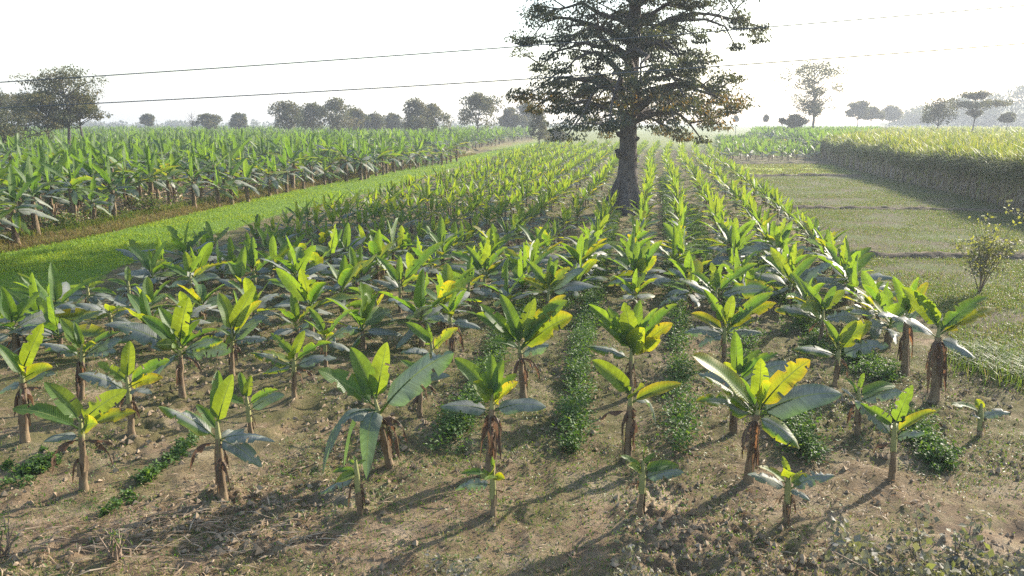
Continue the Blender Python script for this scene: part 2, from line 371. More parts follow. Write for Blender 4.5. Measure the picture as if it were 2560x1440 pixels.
# ------------------------------------------------------------------ banana leaves and plants
KIND = {  # fold, width, arch, base age, edge age, dy, tears
    'u': (.40, .30, .06, .14, .0, .12, 2), 'w': (.30, .375, .05, .19, .0, .12, 2), 'r': (.38, .30, .16, .10, .08, .0, 2),
    'g': (-.15, .35, .20, .0, .05, .0, 4), 'G': (-.20, .35, .18, .0, .35, .0, 4), 'y': (.30, .30, .14, .20, .25, .0, 3),
    'Y': (.25, .33, .12, .26, .25, -.1, 3), 'f': (.30, .55, .08, .20, .1, -.35, 1), 'o': (.30, .42, .12, .17, .22, -.2, 2),
    'd': (-.9, .21, .30, 1.0, .0, -.05, 5), 'D': (-.9, .18, .2, .84, .0, -.05, 5), 'h': (-.25, .28, .0, .03, .0, -.1, 3), 's': (1.2, .07, .02, .12, .0, .0, 0)}
UPV = np.array([0, 0, 1.0])
def leaf(mb, A, T, k, rng, face=None, n=26, m=3, wmul=1.0):
    fold, wd, arch, age0, edge, _, tears = KIND[k]
    A = np.asarray(A, float); T = np.asarray(T, float); V = T - A; L = np.linalg.norm(V)
    if k in 'dDh':
        H = V * [1, 1, 0]; ctrl = A + H * .9 + UPV * (.18 * L) if k != 'h' else A + H * .8 + UPV * (.30 * L)
    else:
        ctrl = A + V * .5 + UPV * arch * L
        if k in 'uw': ctrl = A + V * .5 - (V * [1, 1, 0]) * .12 + UPV * .03 * L
    ctrl = ctrl + rng.normal(0, .02 * L, 3)
    pet = .12 if k not in 's' else .05
    s = np.linspace(0, 1, n + 1); t = pet + (1 - pet) * s
    P = bez(A, ctrl, T, t); tg = nrmr(np.gradient(P, axis=0)); t0 = nrm(V)
    Nu = UPV - (UPV @ t0) * t0
    if np.linalg.norm(Nu) < .15: Nu = -nrm(V * [1, 1, 0] + 1e-3)
    Nu = nrm(Nu)
    if face is None: face = nrm(np.array([rng.normal(), rng.normal(), .2]))
    wu, wf = {'u': (.4, .9), 'w': (.35, .9), 'f': (.5, .8), 'o': (.6, .7), 'r': (.8, .55), 'y': (.8, .55), 'Y': (.6, .7), 'g': (.95, .65), 'G': (.95, .65)}.get(k, (1.0, .22))
    Nv = nrm(wu * Nu + wf * (face - (face @ t0) * t0) + rng.normal(0, .12, 3))
    Ni = nrmr(Nv - (tg @ Nv)[:, None] * tg); Sd = np.cross(tg, Ni)
    pk = rng.uniform(.32, .5); prof = np.minimum(1, (s / .13 + .02) ** .6) * (1 - .10 * np.abs(s - pk)) * np.clip(1 - np.clip((s - pk) / (1 - pk), 0, 1) ** rng.uniform(1.9, 2.6), 0, 1) ** .72
    hw = .5 * wd * L * wmul * prof * (1 - pet) * 1.08
    c = np.arange(-m, m + 1) / m
    gaps = set()
    tw = np.zeros((2, n + 1)); wj = np.ones((2, n + 1))
    nt_ = rng.integers(0, tears + 1) if tears else 0
    for side in (0, 1):
        for _ in range(nt_):
            if m > 1 and n >= 12:
                gp_ = int(rng.integers(3, n - 2)); dep = int(rng.integers(1, m))
                for cc_ in range(dep): gaps.add((gp_, cc_ if side == 0 else 2 * m - 1 - cc_))
            p = rng.integers(3, n - 1); q = min(n, p + rng.integers(1, 4))
            wj[side, p:q] *= rng.uniform(.45, .95); tw[side, p:] += rng.normal(0, .22)
    wave = rng.uniform(0, 6.28); wf_ = rng.uniform(6, 11)
    verts = []; age_tints = []
    amp = .08 if k in 'uwsr' else .12
    if k in 'dD': amp = .7
    for ci, cc in enumerate(c):
        side = 0 if cc < 0 else 1
        a = abs(cc); fo = fold * (1 if k not in 'gGh' else (.35 + .85 * a)) + tw[side]
        d = hw * a * (1 - (1 - wj[side]) * (a > .6))
        sg = np.sign(cc)
        off = Sd * (sg * d * np.cos(fo))[:, None] + Ni * (d * np.sin(fo))[:, None]
        off += Ni * (amp * hw * a * a * np.sin(s * wf_ + wave + sg))[:, None]
        if k in 'dD': off += rng.normal(0, .10, (n + 1, 3)) * hw[:, None] * a
        verts.append(P + off)
        e = edge * np.clip(a * 1.6 - .75 + .5 * (vnoise(s * 5 + wave, s * 0 + sg * 3 + 5, 3) - .4), 0, 1) + edge * .8 * np.clip(s * 2.2 - 1.5, 0, 1)
        age_tints.append(np.clip(age0 + e, 0, 1))
    v = np.stack(verts, 1); W = 2 * m + 1
    i = np.arange(n)[:, None] * W; j = np.arange(W - 1)[None]
    q = np.stack([i + j, i + j + 1, i + W + j + 1, i + W + j], -1).reshape(-1, 4)
    if gaps: q = q[[(a_ // (W - 1), a_ % (W - 1)) not in gaps for a_ in range(len(q))]]
    uv = np.stack(np.meshgrid(s, c, indexing='ij'), -1).reshape(-1, 2)
    mb.add(v.reshape(-1, 3), q, None, np.stack(age_tints, 1).reshape(-1), uv)
    tp = np.linspace(0, pet + .35 * (1 - pet), 5)
    r0 = .016 * max(.5, min(1.4, L))
    tube(mb, bez(A, ctrl, T, tp) - UPV * 0.004, np.linspace(r0, r0 * .35, 5), 5, .18 if k not in 'dD' else .8)
def stem(mb, B, Cn, r0, r1, rng, n=9):
    t = np.linspace(0, 1, 7); P = B + (Cn - B) * t[:, None]
    P[1:-1] += rng.normal(0, .006, (5, 3)); P[0][2] -= .06
    rad = r0 + (r1 - r0) * t ** .8; rad[0] *= 1.25
    rad = rad * (1 + rng.normal(0, .04, 7))
    tube(mb, P, rad, n)
    for _ in range(3):                     # loose old sheaths on the stem
        a = rng.uniform(0, 6.28); z0 = rng.uniform(.1, .45); z1 = z0 + rng.uniform(.25, .5)
        p0 = B + (Cn - B) * z0; p1 = B + (Cn - B) * min(z1, .95)
        d = np.array([math.cos(a), math.sin(a), 0]) * r0 * 1.05; s = np.array([-math.sin(a), math.cos(a), 0]) * r0 * .75
        mb.add([p0 + d - s, p0 + d + s, p1 + d * 1.25 + s * .5, p1 + d * 1.25 - s * .5], [[0, 1, 2, 3]])
FACE = lambda P: nrm(np.array([-P[0], -P[1], 1.5]))

def hand_plant(spec, idx):
    bx, by, cx, cy, label, lv = spec
    rng = np.random.default_rng(1000 + idx)
    B = gp(bx, by); B = gp(bx, by, hz(B[0], B[1])); B[2] = hz(B[0], B[1])
    Cn = at(cx, cy, B[1])
    root = thing("banana_plant", label, "banana plant", B, "young banana plants in rows")
    o = np.array(B)
    hgt = Cn[2] - B[2]
    sm = MB(); stem(sm, B - o, Cn - o, .068 * max(.6, hgt / .9), .042 * max(.6, hgt / .9), rng)
    sm.obj("pseudostem", STEM, root)
    gm = MB(); ax = nrm(Cn - B); tube(gm, [Cn - o - ax * .22, Cn - o, Cn - o + ax * .22], [.045, .042, .018], 7, .15)
    gm.obj("leaf_sheath", GSTEM, root)
    for tok in lv.split(';'):
        w_ = tok.split()
        k = w_[2]; dy = float(w_[3]) if len(w_) > 3 else KIND[k][5]; wm = float(w_[4]) if len(w_) > 4 else 1.0
        T = at(float(w_[0]), float(w_[1]), B[1] + dy + rng.normal(0, .05))
        A = Cn - o + ax * {'u': .16, 'w': .16, 's': .2, 'r': .06, 'y': .03, 'Y': .03, 'f': .1, 'o': .05}.get(k, -.04)
        T = T - o
        if T[2] < .03 and k not in 'dDh': T[2] = max(T[2], .03)
        if k in 'dDh': T[2] = max(T[2], .03); A = Cn - o - ax * (.10 if k != 'h' else 0)
        mb = MB(); leaf(mb, A, T, k, rng, FACE(B), wmul=wm)
        mb.obj("dead_leaf" if k in 'dD' else "leaf", BAN, root)
    for _ in range(int(rng.integers(0, 3))):   # dry collar hanging down the stem
        a = rng.uniform(0, 6.28); z0 = hgt * rng.uniform(.55, .9); L = hgt * rng.uniform(.35, .6)
        A = (Cn - o) * (z0 / hgt); T = A + np.array([math.cos(a) * .16, math.sin(a) * .16, -L]); T[2] = max(T[2], .02)
        mb = MB(); leaf(mb, A, T, 'd', rng, n=8, m=2, wmul=1.1); mb.obj("dead_leaf", BAN, root)
    return root, B
HAND = [
 (210, 1225, 203, 1085, "banana plant with a wide glowing leaf beside two curled brown leaves", "110 955 w; 318 975 w .1; 30 1022 r; 340 1030 y; 245 1060 o -.4; 108 1105 g -.2; 288 1115 d; 283 1165 d; 130 1185 d"),
 (555, 1240, 545, 1092, "banana plant with a shredded grey leaf hanging above dry straw at the front edge", "582 935 w; 395 1015 G; 490 1012 r .2; 545 925 u .4; 688 1105 g; 655 1168 g -.1; 596 1078 g .3; 474 1178 d; 575 1180 d"),
 (628, 1085, 620, 1022, "small pale banana plant half hidden behind the plant with the shredded grey leaf", "628 938 w; 600 930 u .2; 695 975 r; 712 988 g; 528 988 r; 640 1065 d"),
 (975, 1165, 945, 1030, "tall banana plant with two broken leaves hanging to the ground and a long arching leaf", "968 855 w; 876 868 u .1 1.3; 795 925 r -.2 1.3; 1135 882 g -.1; 808 1188 h -.5 1.3; 918 1242 h -.6 1.2; 860 1180 h -.1; 1020 1110 d; 1000 1150 d; 985 1150 d"),
 (900, 1282, 892, 1190, "small banana sucker at the foot of the plant with two broken leaves", "885 1138 u; 832 1180 r; 870 1150 u; 915 1150 u .1; 840 1205 o; 800 1235 g; 870 1270 d; 915 1275 d"),
 (1225, 1170, 1230, 1022, "banana plant with broad olive centre leaf and two level grey leaves spread like arms", "1135 895 u 0 1.2; 1228 885 u .3; 1258 898 u .2; 1292 935 r .2; 1296 955 Y -.1 1.2; 1182 955 f -.2; 1100 1018 g; 1366 1018 g; 1200 1150 d -.1; 1253 1155 d -.1; 1225 1160 d -.2"),
 (1232, 1285, 1232, 1205, "knee-high banana sucker in front of the plant with level grey leaves", "1230 1140 u; 1238 1165 f; 1152 1184 r; 1137 1226 g; 1262 1198 o; 1212 1200 f; 1260 1230 d"),
 (1310, 992, 1300, 882, "large banana plant with many tall leaves and a thick brown skirt of dead leaves", "1338 745 w .1 .8; 1250 735 u; 1196 760 u; 1190 785 r .2; 1420 752 r; 1432 790 o 0 1.1; 1226 852 r -.1; 1372 865 g -.5 1.3; 1415 738 y .2; 1290 790 u .2; 1320 985 d -.2; 1352 955 d -.2; 1285 960 d -.2; 1335 930 D -.3"),
 (1575, 990, 1578, 895, "banana plant with one broad shining leaf fanned among dark ones", "1560 755 w 0 1; 1520 768 u; 1470 760 u; 1495 800 u .2; 1466 868 G; 1645 770 r; 1694 760 r .2; 1682 808 Y; 1612 820 f; 1652 850 o; 1600 750 u .3; 1590 975 d; 1560 960 d"),
 (1568, 1142, 1575, 1012, "banana plant with a raised wing-like leaf and a crumpled brown leaf", "1480 900 w -.1 .9; 1540 920 u .2; 1610 968 f -.3 1.2; 1705 960 y; 1530 960 u .2; 1500 1052 d -.1; 1640 1060 h .3; 1555 1090 D; 1580 1120 d"),
 (1602, 1285, 1606, 1192, "small banana plant with a rolled spear leaf in front of the dark vegetable strip", "1617 1085 s; 1552 1140 r; 1638 1132 u; 1698 1166 r .1; 1712 1182 g; 1570 1165 o; 1580 1150 y .2; 1565 1225 d"),
 (1872, 1198, 1892, 1035, "banana plant with a huge glowing heart-shaped leaf and one blade hanging beside it", "1902 895 w -.05 1.05; 1730 888 y -.1 1; 1762 940 G -.1; 1740 1002 G .1; 2026 900 Y .1; 2106 985 g 0 1.1; 2000 1122 G -.3 1.3; 1930 960 o -.4; 1840 940 r .3; 1870 1180 d -.2; 1855 1150 d -.2; 1890 1170 D -.2"),
 (1835, 1078, 1842, 965, "banana plant with a dark upright leaf just behind the huge heart-shaped leaf", "1838 828 u; 1810 905 f .1; 1900 875 u .2; 1946 882 r; 1982 910 g; 1745 935 g .2; 1870 890 u; 1850 1050 d"),
 (1965, 1302, 1970, 1218, "small banana plant with a pointed upright leaf at the bare front edge", "1955 1140 w; 1868 1186 g; 1896 1166 y; 2088 1188 g; 2026 1252 g -.1; 2030 1195 o .2; 1990 1185 f; 1945 1265 d; 1990 1285 d"),
 (2230, 1195, 2235, 1092, "slim banana plant with an open V of green leaves beside a curled dead one", "2150 1008 u; 2282 962 u 0 1.2; 2342 1028 y; 2312 1085 g -.3; 2136 1002 g .2; 2180 1138 d; 2245 1060 o .2"),
 (2143, 1090, 2146, 1000, "short banana plant with pale folded leaves behind the slim V-leaved one", "2112 945 r; 2160 932 u; 2238 965 r .1 1.2; 2262 985 g; 2104 972 g; 2185 1000 g .2; 2150 1075 d"),
 (2450, 1088, 2452, 1042, "tiny banana plant alone on the bare soil near the grass clump", "2376 1012 r; 2440 998 f .1 1.6; 2526 1032 g; 2432 1040 g -.2; 2462 1080 d"),
 (2335, 995, 2346, 842, "tall banana plant with a drooping grey paddle leaf at the ploughed field corner", "2254 718 w 0 .85; 2285 728 u -.1; 2468 742 r .2; 2490 768 Y .1 .9; 2438 896 g -.3 1.25; 2240 795 g .2; 2390 780 r .3; 2318 985 D -.2; 2350 975 d -.2; 2325 960 D -.2; 2365 985 d -.1"),
 (2262, 928, 2266, 802, "banana plant with upright clustered leaves behind the grey paddle leaf", "2232 690 u; 2256 745 u -.1; 2298 692 r; 2320 705 y .1; 2195 790 g -.2 1.2; 2240 800 g; 2330 760 g .2; 2280 900 D; 2255 850 d"),
 (2087, 962, 2096, 886, "banana plant with bright oval leaf above two level grey leaves by the ploughed edge", "2058 800 u; 2066 832 Y; 2142 800 w; 2180 805 o .1; 2222 866 g; 1984 874 G; 2110 860 f -.2; 2120 950 d"),
 (2048, 857, 2056, 797, "banana plant with an orange-yellow leaf turned to the sun among green ones", "2000 700 u; 2014 742 Y -.1 1.3; 2112 726 w; 2090 715 u .2; 1936 776 G; 2150 800 g .1; 2000 770 f; 2030 720 r .2; 2020 840 D"),
 (1808, 905, 1812, 832, "banana plant with a split glowing leaf and grey leaves folded round its foot", "1758 722 u; 1832 738 w; 1802 775 f; 1936 732 r; 1942 758 y; 1728 784 Y .1; 1710 832 g; 1746 868 g -.2; 1905 832 g; 1765 800 g; 1800 890 d; 1890 800 G -.2"),
 (1785, 795, 1790, 742, "banana plant with a stiff lance leaf behind the split glowing leaf", "1778 655 w; 1726 680 r; 1806 658 u; 1896 660 r .1; 1935 725 G; 1702 702 G; 1760 690 r .2; 1740 745 g .1"),
 (1973, 772, 1976, 716, "banana plant with a tall yellow-green blade beside the ploughed field", "1926 618 w 0 .7; 1902 640 r .1; 2046 640 r; 2078 660 g .1; 1870 692 G; 1960 690 f; 1995 700 o; 1985 760 D"),
 (1595, 742, 1597, 696, "banana plant with two yellow leaves over the weed strip", "1612 645 f; 1564 622 u; 1656 604 r 0 1.1; 1592 600 u .2; 1642 640 o; 1545 645 r; 1512 715 G; 1700 715 g; 1570 640 u .1; 1625 600 u .3"),
 (1366, 775, 1372, 732, "banana plant with a scorched yellow leaf facing the road and a long grey leaf", "1314 650 u; 1370 678 Y -.1 1.5; 1395 648 u .1; 1426 668 o .1 1.1; 1308 696 Y; 1460 672 g; 1486 716 g -.1; 1350 690 u .2; 1375 640 u .2"),
 (1213, 745, 1211, 692, "banana plant with a tall lit centre leaf and one long grey leaf lying flat", "1223 598 w 0 .8; 1164 614 u; 1128 630 r; 1270 618 r; 1302 645 g .1; 1098 668 G; 1306 692 g; 1290 655 y .1"),
 (1128, 895, 1126, 802, "banana plant with small bright leaves and one drooping grey leaf", "1168 722 r; 1098 758 u; 1140 728 u; 1145 762 Y; 1068 796 g; 1202 822 g -.1; 1118 780 f; 1160 880 d; 1125 770 o .2"),
 (1172, 770, 1172, 722, "banana plant with narrow upright leaves and dull sides behind small bright leaved plant", "1100 680 u; 1150 668 u; 1188 672 r; 1212 688 y; 1180 640 u .2; 1250 745 g; 1110 740 g"),
 (1085, 938, 1080, 882, "banana plant with a long rolled leaf pointing up beside the mossy soil", "1014 806 u 0 1.2; 1068 808 u .2; 1146 820 o; 1002 882 g; 1060 860 u; 1010 880 g -.1"),
 (1050, 1040, 1050, 948, "thin stemmed banana plant under the long arching leaf", "1030 905 u .2; 1126 940 g; 1106 912 r; 1000 900 r .2; 1080 930 o; 1020 980 d .1; 1090 990 d .1"),
 (735, 993, 735, 912, "banana plant with two bright upright leaves and yellow-rimmed grey leaves", "676 832 u; 762 826 w; 738 868 f; 830 858 r; 842 896 g; 625 882 G; 656 878 Y; 655 935 G; 792 962 d -.1; 735 975 d"),
 (815, 925, 812, 852, "banana plant with drooping grey leaves behind yellow-rimmed leaved plant", "772 770 u; 880 775 r; 800 828 f; 897 820 g; 745 830 g; 760 800 r .1; 835 835 o; 880 880 g; 800 900 d"),
 (455, 988, 450, 882, "banana plant with a very wide tall leaf above broad grey leaves", "472 742 w 0 1.15; 396 768 u -.1 1.3; 500 800 r .2; 355 790 r .1; 290 815 g; 345 832 o .2; 545 825 r; 560 850 G; 578 880 g 0 1.2; 345 985 g .1; 506 935 d -.1; 390 860 f -.1; 430 870 f"),
 (580, 930, 580, 852, "banana plant with a pale upright leaf and a hanging pointed leaf", "546 732 w; 640 715 w .1 .8; 655 752 y; 565 862 f -.2; 620 820 g; 540 820 r; 668 850 g; 610 910 d; 655 800 g"),
 (330, 1088, 320, 975, "banana plant with a wide olive leaf and a folded yellow leaf over a single stem", "325 852 w .1; 243 905 w -.1; 195 935 g; 408 945 Y -.1; 425 900 r; 295 920 r .2; 380 985 g -.2; 330 1060 d; 300 1040 d"),
 (62, 1102, 56, 955, "banana plant with a long split leaf leaning over thick bare stem near the frame edge", "108 808 w 0 .8; -10 860 r; 28 880 u -.1; 132 918 o; 138 935 g; -5 985 g; 105 970 d; 45 910 f -.3; 75 1060 d; 50 1070 d"),
 (203, 995, 205, 890, "banana plant with gold-green leaves crowded round a rolled shoot", "150 795 w; 162 828 f .1; 186 805 u .1; 203 828 s; 305 850 g; 300 830 r .1; 100 860 g -.1; 240 860 o; 290 880 g -.2; 190 980 d; 215 970 D; 110 880 r"),
 (95, 800, 92, 750, "banana plant with two joined upright leaves beside the seedling strip", "42 682 w; 52 690 u -.1; 70 715 f; 8 730 r; 118 735 g; -20 760 g; 20 770 g; 130 745 r"),
 (222, 790, 220, 735, "banana plant with a pair of green leaves raised like rabbit ears", "162 720 u; 262 704 w; 292 738 r; 190 760 g; 340 780 g; 270 790 g; 110 775 g .1; 240 720 r .3"),
 (282, 850, 275, 792, "banana plant with dull flat leaves below a small yellow fold", "275 764 f; 300 765 r; 318 775 y; 350 775 g; 190 760 g -.1; 240 800 o; 335 815 g -.1"),
 (325, 760, 322, 722, "banana plant with one lit arrow-shaped leaf", "318 665 w; 335 690 u .2; 268 700 r; 380 725 g; 290 725 g; 350 715 r; 300 745 g"),
 (478, 760, 476, 702, "banana plant with a sharp bright leaf standing over its flat neighbours", "462 628 w 0 1.1; 502 640 u .1; 540 662 y; 405 660 r; 500 720 g; 420 720 g; 545 690 g; 440 700 o"),
 (600, 770, 600, 720, "banana plant with dark folded leaves just past the sharp bright leaf", "570 655 u; 612 615 u .2; 650 690 r; 545 700 g; 660 720 g; 590 690 f; 620 700 o"),
 (745, 790, 742, 745, "banana plant holding a dark open fan behind a pale stem", "735 690 s; 700 740 g; 670 700 r; 790 700 u; 815 710 w; 725 722 f; 800 760 g; 690 770 g; 770 690 r"),
 (640, 730, 636, 690, "banana plant with tilted green blades among overlapping leaves", "610 600 u; 632 592 u .2; 695 640 r; 560 660 r; 690 700 g; 590 710 g; 650 655 f"),
 (360, 690, 358, 652, "banana plant standing out against the shaded seedling strip", "322 597 w; 385 607 u .1; 410 625 y; 288 622 g; 395 650 d; 330 655 g; 400 640 r"),
 (1000, 775, 1000, 722, "banana plant with a long slanted leaf pointing at the tree", "1110 605 r .3 .7; 1000 640 u; 940 640 r; 1050 690 o; 930 700 g; 1062 725 g; 960 690 g; 1010 760 d"),
 (940, 830, 940, 770, "banana plant with a yellow leaf and pale folded leaf by brown stubble", "870 720 u; 895 715 f; 960 735 Y; 945 765 g; 880 800 g; 985 800 g; 860 770 r; 905 730 r .2; 950 815 d"),
]
MOUNDS = [gp(q[0], q[1]) for q in HAND]
build_ground()
hand_pos = []
for i, s in enumerate(HAND):
    hand_pos.append(hand_plant(s, i)[1])
hand_pos = np.array(hand_pos)

# prototypes: a plant grown by angle, used through copies
def grow_plant(rng, hc, L0, nl, lean=1.0, lo=8, hi=100, tear=0, n=12, m=2, wm=1.0, dead=2, uf=.2, fe=.6):
    out = []
    a0 = rng.uniform(0, 6.28)
    for j in range(nl):
        f = j / (nl - 1); inc = R(lo + (hi - lo) * f ** fe + rng.normal(0, 7)); az = a0 + j * 2.4 + rng.normal(0, .25)
        L = L0 * rng.uniform(.8, 1.1) * (.85 + .3 * math.sin(math.pi * min(1, f + .15)))
        d = np.array([math.cos(az), math.sin(az), 0])
        A = np.array([0, 0, hc - .10 * f + .12 * (1 - f)])
        k = 'u' if f < uf else ('r' if f < uf + .18 else ('g' if rng.random() < .75 else 'G'))
        if f < uf and rng.random() < .3: k = 'w'
        if .2 < f < .6 and rng.random() < .2: k = 'Y' if rng.random() < .3 else 'o'
        T = A + d * L * math.sin(inc) + UPV * (L * math.cos(inc))
        if k in 'gG': T[2] -= .12 * L
        T[2] = max(T[2], .05)
        out.append((k, A, T, -d if k in 'rYo' else None))
    for _ in range(dead):
        az = rng.uniform(0, 6.28); z = hc * rng.uniform(.6, .9); L = hc * rng.uniform(.4, .7)
        A = np.array([0, 0, z]); T = A + np.array([math.cos(az) * .22, math.sin(az) * .22, -L]); T[2] = max(T[2], .03)
        out.append(('d', A, T, None))
    return out
def make_proto(seed, hc, L0, nl, r0, r1, name, label, cat, group, mat, split=True, **kw):
    rng = np.random.default_rng(seed)
    root = thing(name, label, cat, (0, -60, 0), group)
    sm = MB(); stem(sm, np.zeros(3), np.array([rng.normal(0, .03), rng.normal(0, .03), hc]), r0, r1, rng); sm.obj("pseudostem", STEM, root)
    lv = grow_plant(rng, hc, L0, nl, **{k: v for k, v in kw.items() if k in ('lo', 'hi', 'dead', 'uf', 'fe')})
    n, m, wm = kw.get('n', 12), kw.get('m', 2), kw.get('wm', 1.0)
    if split:
        for k, A, T, fc in lv:
            mb = MB(); leaf(mb, A, T, k, rng, fc, n, m, wm); mb.obj("dead_leaf" if k == 'd' else "leaf", mat, root)
    else:
        mb = MB()
        for k, A, T, fc in lv: leaf(mb, A, T, k, rng, fc, n, m, wm)
        mb.obj("leaf_crown", mat, root)
    return root
def low_proto(seed, hc, L0, nl, r0, r1, lo=8, hi=100, n=7, wm=1.0, dead=1, uf=.2, fe=.6):
    rng = np.random.default_rng(seed); mb = MB(); sb = MB()
    tube(sb, [(0, 0, -.05), (0, 0, hc * .5), (0, 0, hc)], [r0 * 1.1, r0, r1], 6)
    for k, A, T, fc in grow_plant(rng, hc, L0, nl, lo=lo, hi=hi, dead=dead, uf=uf, fe=fe): leaf(mb, A, T, k, rng, fc, n, 1, wm)
    return mb.data(), sb.data()
def stuff_copies(name, protos, pts, rz, sc_, mat, label, cat, which, seed=1):
    """many far plants in one object: leaf mesh, with the stems as a child"""
    root = None
    for part in (0, 1):
        V = []; F4 = []; F3 = []; A = []; U = []; off = 0
        for p, a, s, w_ in zip(pts, rz, sc_, which):
            v, f4, f3, ag, uv = protos[w_][part]
            c, sn = math.cos(a), math.sin(a)
            x = (v[:, 0] * c - v[:, 1] * sn) * s + p[0]; y = (v[:, 0] * sn + v[:, 1] * c) * s + p[1]; z = v[:, 2] * s + p[2]
            V.append(np.stack([x, y, z], 1)); F4.append(f4 + off); F3.append(f3 + off); A.append(ag); U.append(uv); off += len(v)
        me = mk_mesh(name if part == 0 else "pseudostems", np.concatenate(V), np.concatenate(F4), np.concatenate(F3), np.concatenate(A), np.concatenate(U), mat if part == 0 else STEM)
        if part == 0: root = tag(link(name, me), label, cat, kind="stuff")
        else: link("pseudostems", me, root)["kind"] = "stuff"
    return root

ORD = ["", "first", "second", "third", "fourth", "fifth", "sixth", "seventh", "eighth", "ninth", "tenth", "eleventh", "twelfth", "thirteenth", "fourteenth", "fifteenth", "sixteenth", "seventeenth", "eighteenth", "nineteenth"]
TENS = {2: "twent", 3: "thirt", 4: "fort", 5: "fift", 6: "sixt", 7: "sevent", 8: "eight", 9: "ninet"}
def ordw(i):
    if i < 20: return ORD[i]
    t, u = divmod(i, 10); return TENS[t] + ("ieth" if u == 0 else "y-" + ORD[u])

# main field rows
TREE_P = gp(1562, 533)
def main_field():
    rng = np.random.default_rng(7)
    Lp = zone([(-120, 900), (150, 785), (420, 672), (700, 574), (900, 512), (1100, 452), (1240, 405), (1345, 368), (1380, 355)])
    Rp = zone([(2420, 985), (2300, 830), (2130, 660), (2040, 575), (1980, 530), (1880, 455), (1805, 404), (1790, 375), (1785, 355)])
    Lp = Lp[np.argsort(Lp[:, 1])]; Rp = Rp[np.argsort(Rp[:, 1])]
    nrow = 14; res = []
    for k in range(nrow):
        y = 13.5 + rng.uniform(0, 1)
        while y < 165:
            lx = np.interp(y, Lp[:, 1], Lp[:, 0]) + .5; rx = np.interp(y, Rp[:, 1], Rp[:, 0]) - .3
            if y < Lp[0, 1]: lx = Lp[0, 0] - (Lp[0, 1] - y) * .15
            x = rx + (lx - rx) * (k + .5) / nrow + rng.normal(0, .10)
            p = np.array([x, y + rng.normal(0, .2), 0.])
            y += 1.18 * rng.uniform(.85, 1.15) * (1.0 if y < 50 else 1.1)
            if len(hand_pos) and np.min(np.hypot(hand_pos[:, 0] - p[0], hand_pos[:, 1] - p[1])) < 1.0: continue
            if math.hypot(p[0] - TREE_P[0], p[1] - TREE_P[1]) < 2.6: continue
            if rng.random() < .03: continue
            u, v = proj(p)[0]
            if u < -150 or u > 2700 or v > 900: continue
            if 20 > p[1] and 1180 < u < 1900 and v > 760: continue
            res.append((k, p, u, v))
    res.sort(key=lambda q: q[1][1])
    protos = []
    G = "young banana plants in rows"
    for i in range(12):
        rr = random.Random(i)
        protos.append(make_proto(50 + i, rr.uniform(.38, .60), rr.uniform(.82, 1.05), rr.choice([10, 11, 12]), .075, .04, "banana_plant", "young banana plant", "banana plant", G, BAN, True, lo=5, hi=102, wm=1.05, uf=.16, fe=.46))
    protos2 = []
    for i in range(8):
        rr = random.Random(90 + i)
        protos2.append(make_proto(150 + i, rr.uniform(.38, .56), rr.uniform(.72, .92), 9, .06, .04, "banana_plant", "young banana plant", "banana plant", G, BAN, False, lo=4, hi=96, n=9, m=1, wm=.74))
    NEAR, MIDN = 110, 170
    cnt = {}; used = set()
    for i, (k, p, u, v) in enumerate(res[:MIDN]):
        p[2] = hz(p[0], p[1]); s = rng.uniform(.8, 1.15)
        pr = protos if i < NEAR else protos2
        j = int(rng.integers(len(pr)))
        if id(pr[j]) not in used:
            o = pr[j]; used.add(id(o)); o.location = p; o.rotation_euler = (0, 0, rng.uniform(0, 6.28)); o.scale = (s, s, s)
        else: o = dup(pr[j], p, rng.uniform(0, 6.28), s)
        cnt[k] = cnt.get(k, 0) + 1
        o["label"] = f"young banana plant, {ordw(cnt[k])} among the smaller ones in the {ordw(k + 1)} row from the ploughed field"
    for o in protos + protos2:
        if id(o) not in used:
            for ch in list(o.children): bpy.data.objects.remove(ch)
            bpy.data.objects.remove(o)
    far = res[MIDN:]
    lp = [low_proto(300 + i, .48, .86, 9, .06, .035, 4, 95, wm=.7) for i in range(10)]
    pts = [(*q[1][:2], hz(q[1][0], q[1][1])) for q in far]
    n = len(pts)
    stuff_copies("distant_banana_rows", lp, pts, rng.uniform(0, 6.28, n), rng.uniform(.85, 1.15, n), BAN, "crowded rows of young banana plants running back past the big tree", "banana rows", rng.integers(0, len(lp), n))
main_field()

